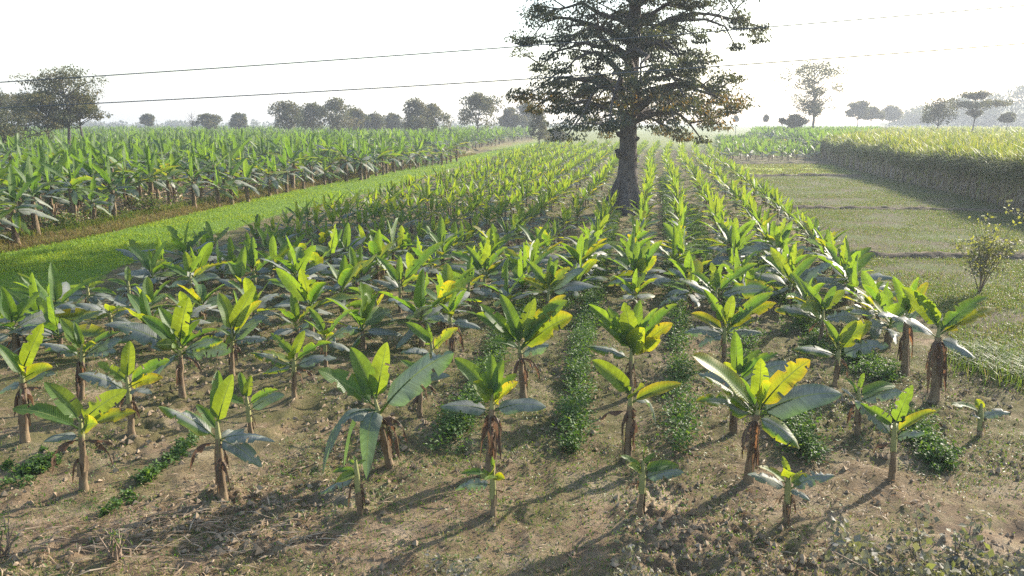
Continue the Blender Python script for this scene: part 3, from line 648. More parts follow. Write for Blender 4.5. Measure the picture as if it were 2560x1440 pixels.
# mature grove behind the seedling strip
def grove():
    rng = np.random.default_rng(17)
    G = "tall banana plants along the grove edge"
    edge = zone2([(-160, 690), (0, 598), (230, 556), (330, 530), (480, 508), (640, 478), (800, 446), (900, 434), (1000, 414), (1080, 402), (1150, 392)])
    seg = np.r_[0, np.cumsum(np.hypot(*np.diff(edge, axis=0).T))]
    protos = [make_proto(400 + i, 1.2 + .08 * i, 1.55, 10, .12, .08, "tall_banana_plant", "x", "banana plant", G, GROVE, True, lo=6, hi=125, n=18, m=2, wm=.80, dead=3, uf=.11, fe=.5) for i in range(7)]
    pm = [make_proto(450 + i, 1.25 + .09 * i, 1.5, 10, .11, .08, "tall_banana_plant", "x", "banana plant", G, GROVE, False, lo=6, hi=122, n=12, m=1, wm=.78, uf=.12, fe=.5) for i in range(6)]
    used = set(); cnt = 0; t = 0.0; first = []
    while t < seg[-1]:
        x = np.interp(t, seg, edge[:, 0]); y = np.interp(t, seg, edge[:, 1])
        first.append((x, y)); t += rng.uniform(1.5, 2.1)
    n1 = 0
    for row in range(3):
        for (x, y) in first:
            px = x - row * 1.7 + rng.normal(0, .25); py = y + row * 1.5 + rng.normal(0, .25)
            u, v = proj([[px, py, 1.5]])[0]
            if u < -120: continue
            if (row == 1 and py > 85) or (row == 2): break
            s = rng.uniform(.75, 1.2); z = hz(px, py)
            pr = protos if (py < 75 and row == 0) else pm; j = int(rng.integers(len(pr)))
            if id(pr[j]) not in used:
                o = pr[j]; used.add(id(o)); o.location = (px, py, z); o.rotation_euler = (0, 0, rng.uniform(0, 6.28)); o.scale = (s, s, s)
            else: o = dup(pr[j], (px, py, z), rng.uniform(0, 6.28), s)
            n1 += 1
            o["label"] = (f"tall bare-stemmed banana plant, {ordw(n1)} along the grove edge beside the seedling strip" if row == 0 else
                          f"tall banana plant, {ordw(n1 - cnt)} in the grove's second row behind its edge")
        if row == 0: cnt = n1
        if row == 0: print("grove first row", n1)
    print("grove individuals", n1)
    # the big shaggy one that stands out
    for o in protos + pm:
        if id(o) not in used:
            for ch in list(o.children): bpy.data.objects.remove(ch)
            bpy.data.objects.remove(o)
    lp = [low_proto(500 + i, 1.4, 1.5, 11, .11, .08, 5, 118, n=9, wm=.76, dead=3, uf=.12, fe=.5) for i in range(8)]
    pts = []
    y = 36
    xs = rng.uniform(-230, 10, 60000); ys = 33 * (330 / 33) ** rng.uniform(0, 1, 60000)
    keep = inpoly(xs, ys, PLANT) & (edge_dist(xs, ys, UPL) > np.where(ys > 80, 2.0, 4.0))
    xs, ys = xs[keep], ys[keep]
    uv = proj(np.stack([xs, ys, np.full(len(xs), 2.)], 1)); ok = (uv[:, 0] > -80); xs, ys = xs[ok], ys[ok]
    cell = {}
    for x, y in zip(xs, ys):
        d = 2.1 if y < 90 else (2.4 if y < 160 else 3.6)
        key = (int(x // d), int(y // d), d)
        if key in cell: continue
        cell[key] = 1; pts.append((x, y, .42))
    pts.sort(key=lambda q: q[1]); print('cells', len(pts), pts[min(len(pts), 4600) - 1]); pts = pts[:4600]
    n = len(pts); print("grove stuff", n)
    stuff_copies("banana_grove", lp, pts, rng.uniform(0, 6.28, n), rng.uniform(.68, 1.2, n), GROVE, "dense mature banana grove behind its first two rows", "banana grove", rng.integers(0, len(lp), n))
    # young plot and taller patch past the ploughed plots
    lp2 = [low_proto(540 + i, .7, 1.2, 8, .06, .04, 4, 95, n=7) for i in range(6)]
    pts = []; sca = []
    Q = zone([(1790, 352), (1800, 404), (2050, 404), (2040, 390), (1960, 372), (1880, 352)])
    for k in range(40):
        for j in range(40):
            x = 24 + k * 2.3 + rng.normal(0, .2); yy = 95 + j * 2.6 + rng.normal(0, .2)
            if inpoly(np.array([x]), np.array([yy]), Q)[0]: pts.append((x, yy, hz(x, yy))); sca.append(rng.uniform(.9, 1.3))
    n = len(pts); print("young plot", n)
    stuff_copies("young_banana_plot", lp2, pts, rng.uniform(0, 6.28, n), sca, GROVE, "plot of small spaced banana plants past the bright green plot", "banana plot", rng.integers(0, len(lp2), n))
    pts = []; sca = []
    Q2 = zone([(1875, 350), (1960, 372), (2045, 392), (2075, 396), (2200, 352), (2200, 330), (1875, 330)])
    for k in range(60):
        for j in range(70):
            x = 25 + k * 2.0 + rng.normal(0, .3); yy = 105 + j * 2.2 + rng.normal(0, .3)
            if inpoly(np.array([x]), np.array([yy]), Q2)[0]: pts.append((x, yy, 0)); sca.append(rng.uniform(1.1, 1.35))
    n = len(pts); print("taller patch", n)
    stuff_copies("banana_patch", lp, pts[:900], rng.uniform(0, 6.28, n)[:900], sca[:900], GROVE, "block of taller banana plants meeting the sugarcane corner", "banana patch", rng.integers(0, len(lp), n)[:900])
grove()

# ------------------------------------------------------------------ trees
def branch_tree(rng, H, zc0, prof, tiers, per, r_base, flare=1.0, rise=.25, droop=.15, sub=5, lean=(0, 0), cl_r=.3, leaf_n=12, leaf_L=.2, leaf_W=.07, flat=.5, hang=.8, tiponly=.3, tintfun=None, limb_r=.05, nside=8, wob=.035, ljit=.2, zsp=.2, zj=None, s0=.3, shell=0):
    """prof(f) gives limb length at crown height fraction f"""
    tb, cb = MB(), MB()
    zz = np.linspace(0, H * .97, 14)
    tp = np.stack([lean[0] * zz + .06 * np.sin(zz * .8), lean[1] * zz + .05 * np.cos(zz * .6), zz], 1); tp[0, 2] = -.15
    rr = r_base * (1 - zz / H) ** .75 * .9 + .03
    rr[0] *= 1 + .9 * flare; rr[1] *= 1 + .18 * flare
    tube(tb, tp, rr, 14 if flare > .5 else nside)
    tx = lambda z: np.array([np.interp(z, zz, tp[:, 0]), np.interp(z, zz, tp[:, 1]), z])
    cs, cd = [], []
    az0 = rng.uniform(0, 6.28)
    for i in range(tiers):
        f = (i + .5 * rng.random()) / max(1, tiers - 1); f = min(f, 1); z = zc0 + (H * .97 - zc0) * f
        for j in range(per):
            az = az0 + i * 1.1 + j * 6.283 / per + rng.normal(0, .25)
            L = prof(f, az) * (1.06 - ljit * 1.6 * rng.random() ** 1.5); z = zc0 + (H * .97 - zc0) * min(1, f + rng.normal(0, ljit * .12 if zj is None else zj))
            z = max(z, zc0 * .9)
            if L < .2: continue
            d = np.array([math.cos(az), math.sin(az), 0])
            ri = rise * (1 + .8 * f)
            s = np.linspace(0, 1, 7)
            pz = L * (ri * np.sin(s * 1.9) - droop * s ** 3)
            P = tx(z) + d * (L * s)[:, None] + UPV * pz[:, None]
            P[1:] += np.cumsum(rng.normal(0, wob * .5 * L, (6, 3)) * [1, 1, .7], 0)
            r0 = min(limb_r * L ** .8, .45 * np.interp(z, zz, rr))
            tube(tb, P, r0 * (1 - s * .85), 6)
            for q in range(sub):
                sq = s0 + (1 - s0) * (q + rng.random()) / sub; sq = min(sq, 1)
                b0 = np.array([np.interp(sq, s, P[:, a]) for a in range(3)])
                for sg in (-1, 1):
                    aa = az + sg * rng.uniform(.5, 1.1); l2 = L * rng.uniform(.18, .38) * (1.15 - .5 * sq)
                    d2 = np.array([math.cos(aa), math.sin(aa), rng.uniform(.1 - zsp, .15 + zsp)])
                    ss = np.linspace(0, 1, 4); Q = b0 + d2 * (l2 * ss)[:, None] - UPV * (.12 * l2 * ss ** 2)[:, None]
                    tube(tb, Q, r0 * .28 * (1 - ss * .7) + .006, 4)
                    for e in ((.45, .75, 1.0) if not shell else (1.0,)):
                        cs.append(b0 + (Q[-1] - b0) * e); cd.append(d2)
            cs.append(P[-1]); cd.append(d)
    top = tx(H * .97); cs.append(top); cd.append(np.array([0, 0, 1.]))
    cs = np.array(cs); cd = np.array(cd)
    n = len(cs) * leaf_n
    if shell:
        dr = nrmr(rng.normal(0, 1, (n, 3))); dr[:, 2] = np.where(dr[:, 2] < -.3, dr[:, 2] * .5, dr[:, 2])
        rc = np.repeat(shell * rng.uniform(.6, 1.25, len(cs)), leaf_n) * rng.uniform(.25, 1.08, n) ** .55
        P = np.repeat(cs, leaf_n, 0) + dr * rc[:, None] * [1, 1, flat]
    else: P = np.repeat(cs, leaf_n, 0) + rng.normal(0, 1, (n, 3)) * [cl_r, cl_r, cl_r * flat]
    D = rng.normal(0, 1, (n, 3)) * [1, 1, .5] + np.repeat(cd, leaf_n, 0) * .5 - UPV * hang
    Nn = rng.normal(0, .6, (n, 3)) + UPV
    ag = rng.random(n) * .55 if tintfun is None else tintfun(P, rng)
    leaves(cb, P, D, Nn, leaf_L * rng.uniform(.7, 1.3, n), leaf_W * rng.uniform(.7, 1.3, n), ag)
    return tb, cb
def place_tree(name, label, cat, loc, tb, cb, bark, lm, group=None):
    root = thing(name, label, cat, loc, group)
    tb.obj("trunk", bark, root)
    if cb is not None: cb.obj("crown", lm, root, smooth=False)
    return root

def big_tree():
    rng = np.random.default_rng(5)
    B = TREE_P.copy(); B[2] = hz(B[0], B[1])
    def prof(f, az):
        r = np.interp(f, [0, .08, .25, .5, .75, 1], [6.4, 6.2, 6.0, 6.2, 5.6, 2.0])
        return r * (1 + .10 * math.sin(az * 3 + f * 9))
    def age_tints(P, rng):
        g = np.clip(.05 + .5 * rng.random(len(P)) + .42 * (P[:, 2] < 6.5) * (vnoise(P[:, 0] * .8 + 9, P[:, 2] * .8, 4) > .45) * rng.random(len(P)), 0, 1)  # lower leaves turned orange: autumn tint plus back-lit glow put into the colour
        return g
    tb, cb = branch_tree(rng, 20.0, 4.2, prof, 14, 6, .58, flare=1.0, rise=.24, droop=.32, sub=3, lean=(.018, 0), cl_r=.42, leaf_n=150, leaf_L=.21, leaf_W=.085, flat=.62, zsp=.55, zj=.035, s0=.12, shell=.80, hang=.9, tintfun=age_tints, limb_r=.05, wob=.08, ljit=.35)
    for a in np.arange(7) * .9 + .2:       # buttress roots
        d = np.array([math.cos(a), math.sin(a), 0])
        tube(tb, [d * .45 + UPV * 1.9, d * .78 + UPV * .75, d * 1.15 + UPV * .16, d * 1.5 - UPV * .12], [.10, .26, .22, .10], 7)
    for _ in range(9):                     # knots
        z = rng.uniform(3.0, 4.4); a = rng.uniform(0, 6.28); r = .55
        d = np.array([math.cos(a), math.sin(a), 0]); tube(tb, [d * (r - .2) + UPV * z, d * r + UPV * (z + .05), d * (r + .14) + UPV * (z + .08)], [.2, .17, .05], 6)
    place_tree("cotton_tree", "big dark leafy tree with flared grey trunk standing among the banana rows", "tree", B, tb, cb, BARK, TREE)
big_tree()

def far_tree(label, u, y, vtop, wpx, style="round", vlow=None, seed=0, name="field_tree", group=None, den=1.0, lsz=1.0):
    rng = np.random.default_rng(600 + seed)
    top = at(u, vtop, y); B = np.array([top[0], y, 0.0]); H = top[2]
    Wm = wpx / F * y * .62
    z0 = max(.6, at(u, vlow, y)[2]) if vlow else H * .25
    if style == "round": pf = [.75, .95, 1.0, .9, .6, .2]
    elif style == "tier": pf = [1.0, .75, 1.0, .55, .75, .3]
    elif style == "tall": pf = [.45, .6, .75, 1.0, .95, .5]
    elif style == "umbrella": pf = [.35, .08, 1.0, .85, .25, .42]
    elif style == "cone": pf = [.8, 1.0, .9, .7, .5, .15]
    else: pf = [.8, 1, .9, .8, .6, .3]
    ph = rng.uniform(0, 6)
    prof = lambda f, az: Wm * .9 * np.interp(f, np.linspace(0, 1, 6), pf) * (1 + .30 * math.sin(2 * az + ph + 5 * f) + .2 * math.sin(3 * az - 2 * ph + 9 * f))
    k = max(.75, y / 150.0)
    nC, cr, fl, nl = {"round": (40, .29, .7, 80), "tier": (44, .27, .40, 95), "tall": (60, .25, .5, 130), "umbrella": (44, .22, .30, 80), "cone": (44, .25, .8, 75)}[style]
    tb, cb = MB(), MB()
    zz = np.linspace(0, 1, 8); tp = np.stack([.02 * H * np.sin(zz * 5 + ph), .02 * H * np.cos(zz * 4 + ph), zz * H * .93], 1); tp[0, 2] = -.2
    tr0 = max(.13, H * .02); tube(tb, tp, tr0 * (1 - zz * .85) * np.where(zz == 0, 1.4, 1), 7)
    for q in range(nC):
        f = rng.uniform(0, 1) if style != "umbrella" else rng.choice([.05, .4, .45, .5, .55, .6, .9, .95, 1.0]) + rng.normal(0, .02)
        f = min(max(f, 0), 1); a = rng.uniform(0, 6.28); r = prof(f, a) * rng.uniform(.2, 1.25) ** .7
        zc = z0 + (H - z0) * (.02 + .93 * f + rng.normal(0, .03)); rc = Wm * cr * rng.uniform(.65, 1.25)
        if f > .9: zc -= rc * fl * .6
        c = np.array([math.cos(a) * max(0, r - rc * .5), math.sin(a) * max(0, r - rc * .5), zc])
        zb = max(z0 * .8, zc - r * (.75 if style == "tall" else .45)); b = np.array([np.interp(zb, tp[:, 2], tp[:, 0]), np.interp(zb, tp[:, 2], tp[:, 1]), zb])
        if q < (16 if style == 'tall' else 30): tube(tb, bez(b, (b + c) / 2 + UPV * r * (-.12 if style == 'tall' else .1), c, np.linspace(0, 1, 5)), tr0 * np.array([.42, .34, .26, .18, .08]), 5)
        m_ = int(nl * den); dr = nrmr(rng.normal(0, 1, (m_, 3))); dr *= (rng.uniform(.35, 1.12, m_) ** .6)[:, None]
        Pq = c + dr * rc * [1, 1, fl]
        leaves(cb, Pq, dr + rng.normal(0, .8, (m_, 3)) - UPV * .2, UPV + rng.normal(0, .7, (m_, 3)), .42 * lsz * k * rng.uniform(.6, 1.3, m_), .25 * lsz * k * rng.uniform(.6, 1.3, m_), np.clip(rng.random() * .45 + rng.random(m_) * .45, 0, 1))
    return place_tree(name, label, "tree", B, tb, cb, FBARK, FTREE, group)
far_tree("broad spreading tree with visible dark trunk, tallest of the clump behind the grove", 150, 100, 163, 205, "tier", 290, 1, den=1.4, lsz=.9)
far_tree("shorter dark tree crowding the low side of the tall clump's trunk", 112, 98, 225, 120, "tier", 318, 2, den=1.0)
far_tree("low wide tree leaning out from the tall clump towards the open sky", 196, 102, 232, 100, "tier", 300, 3, den=1.0)
far_tree("paler tree with thin trunk seen past the edge of the tall clump", 48, 135, 232, 100, "tier", 300, 4)
far_tree("pale tree cut by the frame edge beyond the tall clump", -8, 128, 215, 80, "round", 320, 5)
far_tree("rusty low tree at the frame edge over the grove", 5, 92, 318, 130, "round", 345, 6)
far_tree("little round-headed tree on a thin stem before the blue treeline", 366, 260, 286, 32, "tier", 312, 7, lsz=.8)
far_tree("compact dark bushy tree next to the leafless one", 517, 230, 286, 46, "round", 318, 8)
far_tree("small round tree in front of the distant treeline", 597, 250, 285, 46, "round", 316, 9)
far_tree("first tall tree of the dark grove on the horizon", 718, 190, 250, 72, "round", 318, 10)
far_tree("middle tree of the dark grove on the horizon", 780, 200, 256, 70, "round", 318, 11)
far_tree("broadest tree of the dark grove on the horizon", 840, 190, 243, 92, "round", 318, 12)
far_tree("slim hazy tree trailing off the dark grove", 886, 215, 272, 44, "round", 318, 13)
far_tree("low bushy tree between the dark grove and the twin crowns", 935, 225, 284, 60, "round", 320, 14)
far_tree("feathery bamboo-like tree beside the low bushy one", 980, 235, 286, 52, "cone", 320, 15)
far_tree("pointed dark crown of the twin trees on the horizon", 1038, 190, 246, 72, "cone", 318, 16)
far_tree("rounded lower crown of the twin trees on the horizon", 1080, 196, 260, 72, "round", 318, 17)
far_tree("solitary dense mushroom-shaped tree on the horizon", 1196, 185, 236, 96, "round", 305, 18, den=1.4)
far_tree("thin hazy tree past the mushroom-shaped one", 1275, 240, 268, 50, "tier", 312, 19)
far_tree("bluish hazy tree half hidden by the slender field tree", 1318, 260, 256, 72, "round", 315, 20)
far_tree("slender oval tree on a straight stem at the end of the seedling strip", 1350, 150, 272, 54, "cone", 345, 21, den=1.3, lsz=.8)
far_tree("low bush beneath the big tree's branches at the seedling strip's end", 1395, 165, 322, 50, "round", 350, 22, name="bush")
far_tree("tall open-crowned tree with arched limbs standing alone beyond the cane", 2042, 190, 143, 128, "tall", 283, 23, den=1.0, lsz=.8)
far_tree("low dark bush at the foot of the tall open-crowned tree", 1986, 185, 288, 44, "round", 312, 24, name="bush")
far_tree("layered pine-like tree beside the hazy hill's end", 2150, 270, 253, 56, "tier", 292, 25)
far_tree("smaller layered tree touching the pine-like one", 2183, 280, 268, 46, "tier", 295, 26)
far_tree("faint tree where the hazy hill meets the sky", 2226, 340, 266, 44, "round", 298, 27)
far_tree("fan-shaped tree growing out of the cane before the hill", 2350, 165, 247, 82, "cone", 302, 28, den=.6)
far_tree("flat-topped two-storey tree above the cane before the hill", 2442, 170, 231, 105, "umbrella", 285, 29, den=1.3)
far_tree("low hazy shrub on the cane's skyline near the frame edge", 2522, 180, 283, 28, "round", 300, 30, name="bush")
far_tree("tiny lone shrub on the horizon past the big tree", 1916, 260, 288, 10, "tier", 303, 31, name="bush", lsz=.6)
far_tree("tiny faint shrub on the horizon beneath the wire", 1840, 280, 290, 10, "tier", 303, 32, name="bush", lsz=.6)
def bare_tree():
    rng = np.random.default_rng(3)
    top = at(478, 281, 240); B = np.array([top[0], 240, 0.])
    tb = MB(); H = top[2]
    tube(tb, [(0, 0, -.1), (.1, 0, H * .45), (0, 0, H * .95)], [.2, .13, .03], 6)
    for i in range(22):
        z = H * rng.uniform(.4, .8); a = rng.uniform(0, 6.28); d = np.array([math.cos(a), math.sin(a), 1.4])
        L = rng.uniform(1, 2.2); tube(tb, [UPV * z, UPV * z + d * L * .5, UPV * z + d * L * .9 + rng.normal(0, .2, 3)], [.06, .04, .015], 4)
    place_tree("bare_tree", "leafless grey tree in front of the distant treeline", "tree", B, tb, None, FBARK, None)
bare_tree()

def forest(name, label, line, seed, wood_h, leaf, depth, nper, spacing, kindhill=False):
    """line: list of (u, y, vtop). crowns of a far wood in one mass"""
    rng = np.random.default_rng(seed); cb = MB()
    us = np.array([p[0] for p in line]); ys = np.array([p[1] for p in line]); vt = np.array([p[2] for p in line])
    L = abs(us[-1] - us[0]) / F * ys.mean(); n = int(L / spacing)
    for row in range(depth):
        for i in range(n):
            u = rng.uniform(us.min(), us.max()); o_ = np.argsort(us)
            y = np.interp(u, us[o_], ys[o_]) + row * spacing * 1.5 + rng.normal(0, spacing * .6); v = np.interp(u, us[o_], vt[o_])
            T = at(u, v, y); top = max(3, T[2] * (rng.uniform(.72, 1.08) if row else rng.uniform(.45, .85)))
            r = wood_h * rng.uniform(.35, .6)
            th = rng.uniform(0, 6.28, nper); ph = np.arccos(rng.uniform(-.5, 1, nper)); rad = r * rng.uniform(.55, 1, nper) ** .5
            c = np.array([T[0], y, top - r * .9])
            P = c + np.stack([rad * np.sin(ph) * np.cos(th), rad * np.sin(ph) * np.sin(th), rad * np.cos(ph) * .9], 1)
            lo = rng.random(nper) < .28; P[lo, 2] = rng.uniform(0, max(.5, top - r), lo.sum())
            leaves(cb, P, rng.normal(0, 1, (nper, 3)), rng.normal(0, 1, (nper, 3)) + UPV, leaf * rng.uniform(.6, 1.4, nper), leaf * .6 * rng.uniform(.6, 1.4, nper), rng.random(nper) * .6)
    o = cb.obj(name, FTREE, None, smooth=False); tag(o, label, "forest", kind="stuff")
forest("forest", "hazy blue wooded ridge rising past the cane", [(2238, 430, 285), (2300, 430, 268), (2380, 420, 246), (2460, 410, 236), (2520, 400, 222), (2600, 390, 205), (2900, 380, 180)], 11, 11, 1.5, 6, 170, 7)
forest("treeline", "low blue treeline along the far horizon", [(-100, 640, 300), (270, 640, 300), (420, 640, 301), (700, 650, 300), (1000, 660, 302), (1420, 680, 303)], 12, 8, 1.8, 2, 60, 6)
hm = MB()                                   # the ridge the wood grows on
for (u0, v0, y0) in [(2238, 300, 470)]:
    us = np.linspace(2200, 3100, 30); rows = []
    for k, yy in enumerate([385, 430, 480, 560]):
        hh = [max(-.5, (at(u, np.interp(u, [2200, 2260, 2460, 2600, 3100], [304, 296, 262, 240, 220]), yy)[2]) * [0, .55, .9, 0][k]) for u in us]
        rows.append([(at(u, 304, yy)[0], yy, h - .3) for u, h in zip(us, hh)])
    v = np.array(rows).reshape(-1, 3); i = np.arange(3)[:, None] * 30; j = np.arange(29)[None]
    hm.add(v, np.stack([i + j, i + j + 1, i + 31 + j, i + 30 + j], -1).reshape(-1, 4))
tag(hm.obj("hill", solid("hill_scrub", (.04, .06, .03), (.07, .09, .04), .2, .95, .2)), "low wooded ridge", "hill", kind="structure")

# ------------------------------------------------------------------ sugarcane
def sugarcane():
    rng = np.random.default_rng(23); mb = MB()
    front = zone([(2060, 396), (2130, 418), (2250, 450), (2420, 490), (2570, 532), (3300, 720)])
    N = 400000
    y = 22 * (330 / 22.) ** rng.uniform(0, 1, N); x = y * rng.uniform(.30, 1.25, N)
    keep = inpoly(x, y, CANE); x, y = x[keep], y[keep]
    uv = proj(np.stack([x, y, np.full(len(x), 2.5)], 1)); ok = uv[:, 0] < 2800; x, y = x[ok], y[ok]
    d = edge_dist(x, y, front)
    # keep a dense front strip, thin the hidden inside
    pr = np.where(d < 3.0, .75, np.clip(45. / y, .12, .5)); ok = rng.random(len(x)) < pr; x, y, d = x[ok], y[ok], d[ok]
    M = 17000
    if len(x) > M: s = rng.permutation(len(x))[:M]; x, y, d = x[s], y[s], d[s]
    print("cane stools", len(x))
    n = len(x); hgt = 2.85 * (1 + .5 * (fbm(x * .22, y * .22, 8, 3) - .45)) * rng.uniform(.85, 1.1, n)
    k = np.maximum(1, y / 45.)
    # upright and arching tops
    nb = 10
    P = np.repeat(np.stack([x, y, hgt * .50], 1), nb, 0) + rng.normal(0, .14, (n * nb, 3)) * [1, 1, 1.8]
    H = np.repeat(hgt * .52, nb) * rng.uniform(.7, 1.35, n * nb)
    ag = np.clip(np.repeat(.05 + .45 * fbm(x * .5, y * .5, 14, 3), nb) + .40 * rng.random(n * nb) ** 1.5, 0, .66)
    blades(mb, P, rng.uniform(0, 6.28, n * nb), H, .085 * np.repeat(k, nb), rng.uniform(.1, .95, n * nb), ag)
    # stalks and dead trash at the open side
    f = d < 5.0; xf, yf, hf = x[f], y[f], hgt[f]; nf = len(xf); print("cane front", nf)
    nb2 = 4
    P = np.repeat(np.stack([xf, yf, np.zeros(nf)], 1), nb2, 0) + rng.normal(0, .25, (nf * nb2, 3)) * [1, 1, 0]
    blades(mb, P, rng.uniform(0, 6.28, nf * nb2), np.repeat(hf, nb2) * rng.uniform(.45, .85, nf * nb2), .06 * np.repeat(k[f], nb2), rng.uniform(0, .30, nf * nb2), np.where(rng.random(nf * nb2) < .25, rng.uniform(.35, .6, nf * nb2), rng.uniform(.78, 1, nf * nb2)))
    nb3 = 3                                 # hanging dead leaves low on the stalks
    P = np.repeat(np.stack([xf, yf, hf * .42], 1), nb3, 0) + rng.normal(0, .3, (nf * nb3, 3)) * [1, 1, 1.2]; P[:, 2] = np.maximum(P[:, 2], .3)
    D = rng.normal(0, 1, (nf * nb3, 3)); D[:, 2] = -rng.uniform(.3, 2.2, nf * nb3)
    leaves(mb, P, D, rng.normal(0, 1, (nf * nb3, 3)), rng.uniform(.45, 1.1, nf * nb3), .085 * np.repeat(k[f], nb3), rng.uniform(.5, 1, nf * nb3))
    e = d < 2.2; xe, ye, he = x[e], y[e], hgt[e]; ne = len(xe); nb4 = 16   # green blades arching out over the open face
    P = np.repeat(np.stack([xe, ye, he * .52], 1), nb4, 0) + rng.normal(0, .2, (ne * nb4, 3)) * [1, 1, 1.2]
    blades(mb, P, rng.normal(-2.3, .9, ne * nb4), np.repeat(he, nb4) * rng.uniform(.25, .5, ne * nb4), .06 * np.repeat(k[e], nb4), rng.uniform(.5, 1.7, ne * nb4), np.clip(rng.normal(.22, .15, ne * nb4), 0, .7))
    o = mb.obj("sugarcane", CANEM, None, smooth=False); tag(o, "tall yellow-green sugarcane with dry brown foot", "sugarcane", kind="stuff")
sugarcane()

# ------------------------------------------------------------------ low cover: crop, weeds, strips, litter
def polar_points(rng, n, y0, y1, u0=-100, u1=2660):
    v = None
    y = y0 * (y1 / y0) ** rng.uniform(0, 1, n); u = rng.uniform(u0, u1, n)
    x = (u - 1280) / F * (y * CP + CAM_H * SP)
    return x, y
def ground_pts(x, y): return np.stack([x, y, height(x, y)], 1)
def cover():
    rng = np.random.default_rng(31)
    x, y = polar_points(rng, 420000, 18, 190, -150, 1450); k = inpoly(x, y, GREEN)
    dens = fbm(x * .35, y * .35, 61, 3); k &= rng.random(len(x)) < np.clip((dens - .25) * 3.2, .25, 1)
    x, y = x[k], y[k]; n = len(x); print("crop", n)
    mb = MB(); P = ground_pts(x, y); s = np.maximum(1, y / 45.)
    ac = np.clip(.25 + .5 * rng.random(n) + .6 * (dens[k] - .45), 0, 1); h_ = n // 2
    blades(mb, P[:h_], rng.uniform(0, 6.28, h_), rng.uniform(.06, .15, h_), .028 * s[:h_], rng.uniform(.2, .9, h_), ac[:h_])
    D = rng.normal(0, 1, (n - h_, 3)); D[:, 2] = rng.uniform(0, .8, n - h_)
    leaves(mb, P[h_:] + UPV * .05, D, UPV + rng.normal(0, .5, (n - h_, 3)), rng.uniform(.05, .11, n - h_) * s[h_:], rng.uniform(.03, .06, n - h_) * s[h_:], ac[h_:])
    tag(mb.obj("seedling_crop", CROP, None, False), "bright green seedlings covering the strip between grove and banana rows", "crop", kind="stuff")
    # sprouts on the ploughed plots
    x, y = polar_points(rng, 480000, 13, 130, 1700, 2700); k = inpoly(x, y, RIGHTF) & (rng.random(len(x)) < np.clip((fbm(x * .4, y * .4, 65, 4) - .28) * 3, .08, .9)); x, y = x[k], y[k]
    n = len(x); print("sprouts", n); br = inpoly(x, y, BRIGHT)
    mb = MB(); s = np.maximum(.8, y / 45.)
    blades(mb, ground_pts(x, y), rng.uniform(0, 6.28, n), rng.uniform(.05, .13, n) * (1 + br), .02 * s * (1 + br), rng.uniform(.2, .9, n), np.where(br, rng.uniform(.45, .8, n), rng.uniform(.15, .85, n)))
    tag(mb.obj("sprouting_grass", WEED, None, False), "sparse green sprouts over the ploughed plots", "grass", kind="stuff")
    # weeds and dry bits between the banana plants
    x, y = polar_points(rng, 260000, 7.6, 75); k = ~(inpoly(x, y, GREEN) | inpoly(x, y, RIGHTF) | inpoly(x, y, PLANT) | inpoly(x, y, CANE))
    den = fbm(x * .45, y * .45, 77, 4); k &= rng.random(len(x)) < np.clip((den - .30) * 4.2, .06, .9) * np.clip((y - 7.5) / 4, .25, 1); x, y = x[k], y[k]; den = den[k]; n = len(x); print("weeds", n)
    mb = MB(); s = np.maximum(.7, y / 25.)
    P = ground_pts(x, y); half = rng.random(n) < .55
    blades(mb, P[half], rng.uniform(0, 6.28, half.sum()), rng.uniform(.03, .10, half.sum()) * s[half] ** .5, .012 * s[half], rng.uniform(.3, 1.3, half.sum()), np.where(rng.random(half.sum()) < .35, rng.uniform(.7, 1, half.sum()), rng.uniform(.1, .6, half.sum())))
    q = ~half; m_ = q.sum(); D = rng.normal(0, 1, (m_, 3)); D[:, 2] = rng.uniform(.1, .9, m_)
    leaves(mb, P[q] + UPV * .02, D, UPV + rng.normal(0, .4, (m_, 3)), rng.uniform(.03, .08, m_) * s[q] ** .7, rng.uniform(.02, .045, m_) * s[q] ** .7, rng.uniform(0, .6, m_))
    tag(mb.obj("weeds", WEED, None, False), "low weeds and moss between the banana rows", "weeds", kind="stuff")
    # dry litter
    x, y = polar_points(rng, 60000, 7.6, 60); k = ~(inpoly(x, y, GREEN) | inpoly(x, y, RIGHTF) | inpoly(x, y, CANE))
    den = fbm(x * .6 + 3, y * .6, 87, 3); k &= rng.random(len(x)) < np.clip((den - .45) * 5, .04, .8)
    x, y = x[k], y[k]; n = len(x); mb = MB(); s = np.maximum(.8, y / 22.)
    D = rng.normal(0, 1, (n, 3)); D[:, 2] = rng.uniform(-.05, .35, n)
    leaves(mb, ground_pts(x, y) + UPV * .015, D, UPV + rng.normal(0, .6, (n, 3)), rng.uniform(.05, .20, n) * s ** .5, rng.uniform(.008, .03, n) * s ** .7, rng.random(n))
    c = gp(470, 1335); m_ = 420                     # straw heap near the front edge
    a = rng.normal(0, 1, (m_, 2)) * [1.1, .42]; a[:, 0] += rng.normal(0, .4); X = c[0] + a[:, 0]; Y = c[1] + a[:, 1] + a[:, 0] * .18
    D = np.c_[rng.normal(1, .6, m_), rng.normal(.2, .5, m_), rng.uniform(-.1, .2, m_)]
    leaves(mb, ground_pts(X, Y) + UPV * .03, D, UPV + rng.normal(0, .5, (m_, 3)), rng.uniform(.15, .5, m_), rng.uniform(.008, .025, m_), rng.random(m_))
    X = None
    x, y = polar_points(rng, 9000, 34, 110, -100, 1100); k = inpoly(x, y, PLANT) & (edge_dist(x, y, UPL) > 1.5) & (edge_dist(x, y, UPL) < 9); x, y = x[k], y[k]; n = len(x)
    D = rng.normal(0, 1, (n, 3)); D[:, 2] = rng.uniform(-.05, .3, n)
    leaves(mb, ground_pts(x, y) + UPV * .08, D, UPV + rng.normal(0, .6, (n, 3)), rng.uniform(.4, 1.1, n), rng.uniform(.06, .2, n), rng.uniform(.6, 1, n))
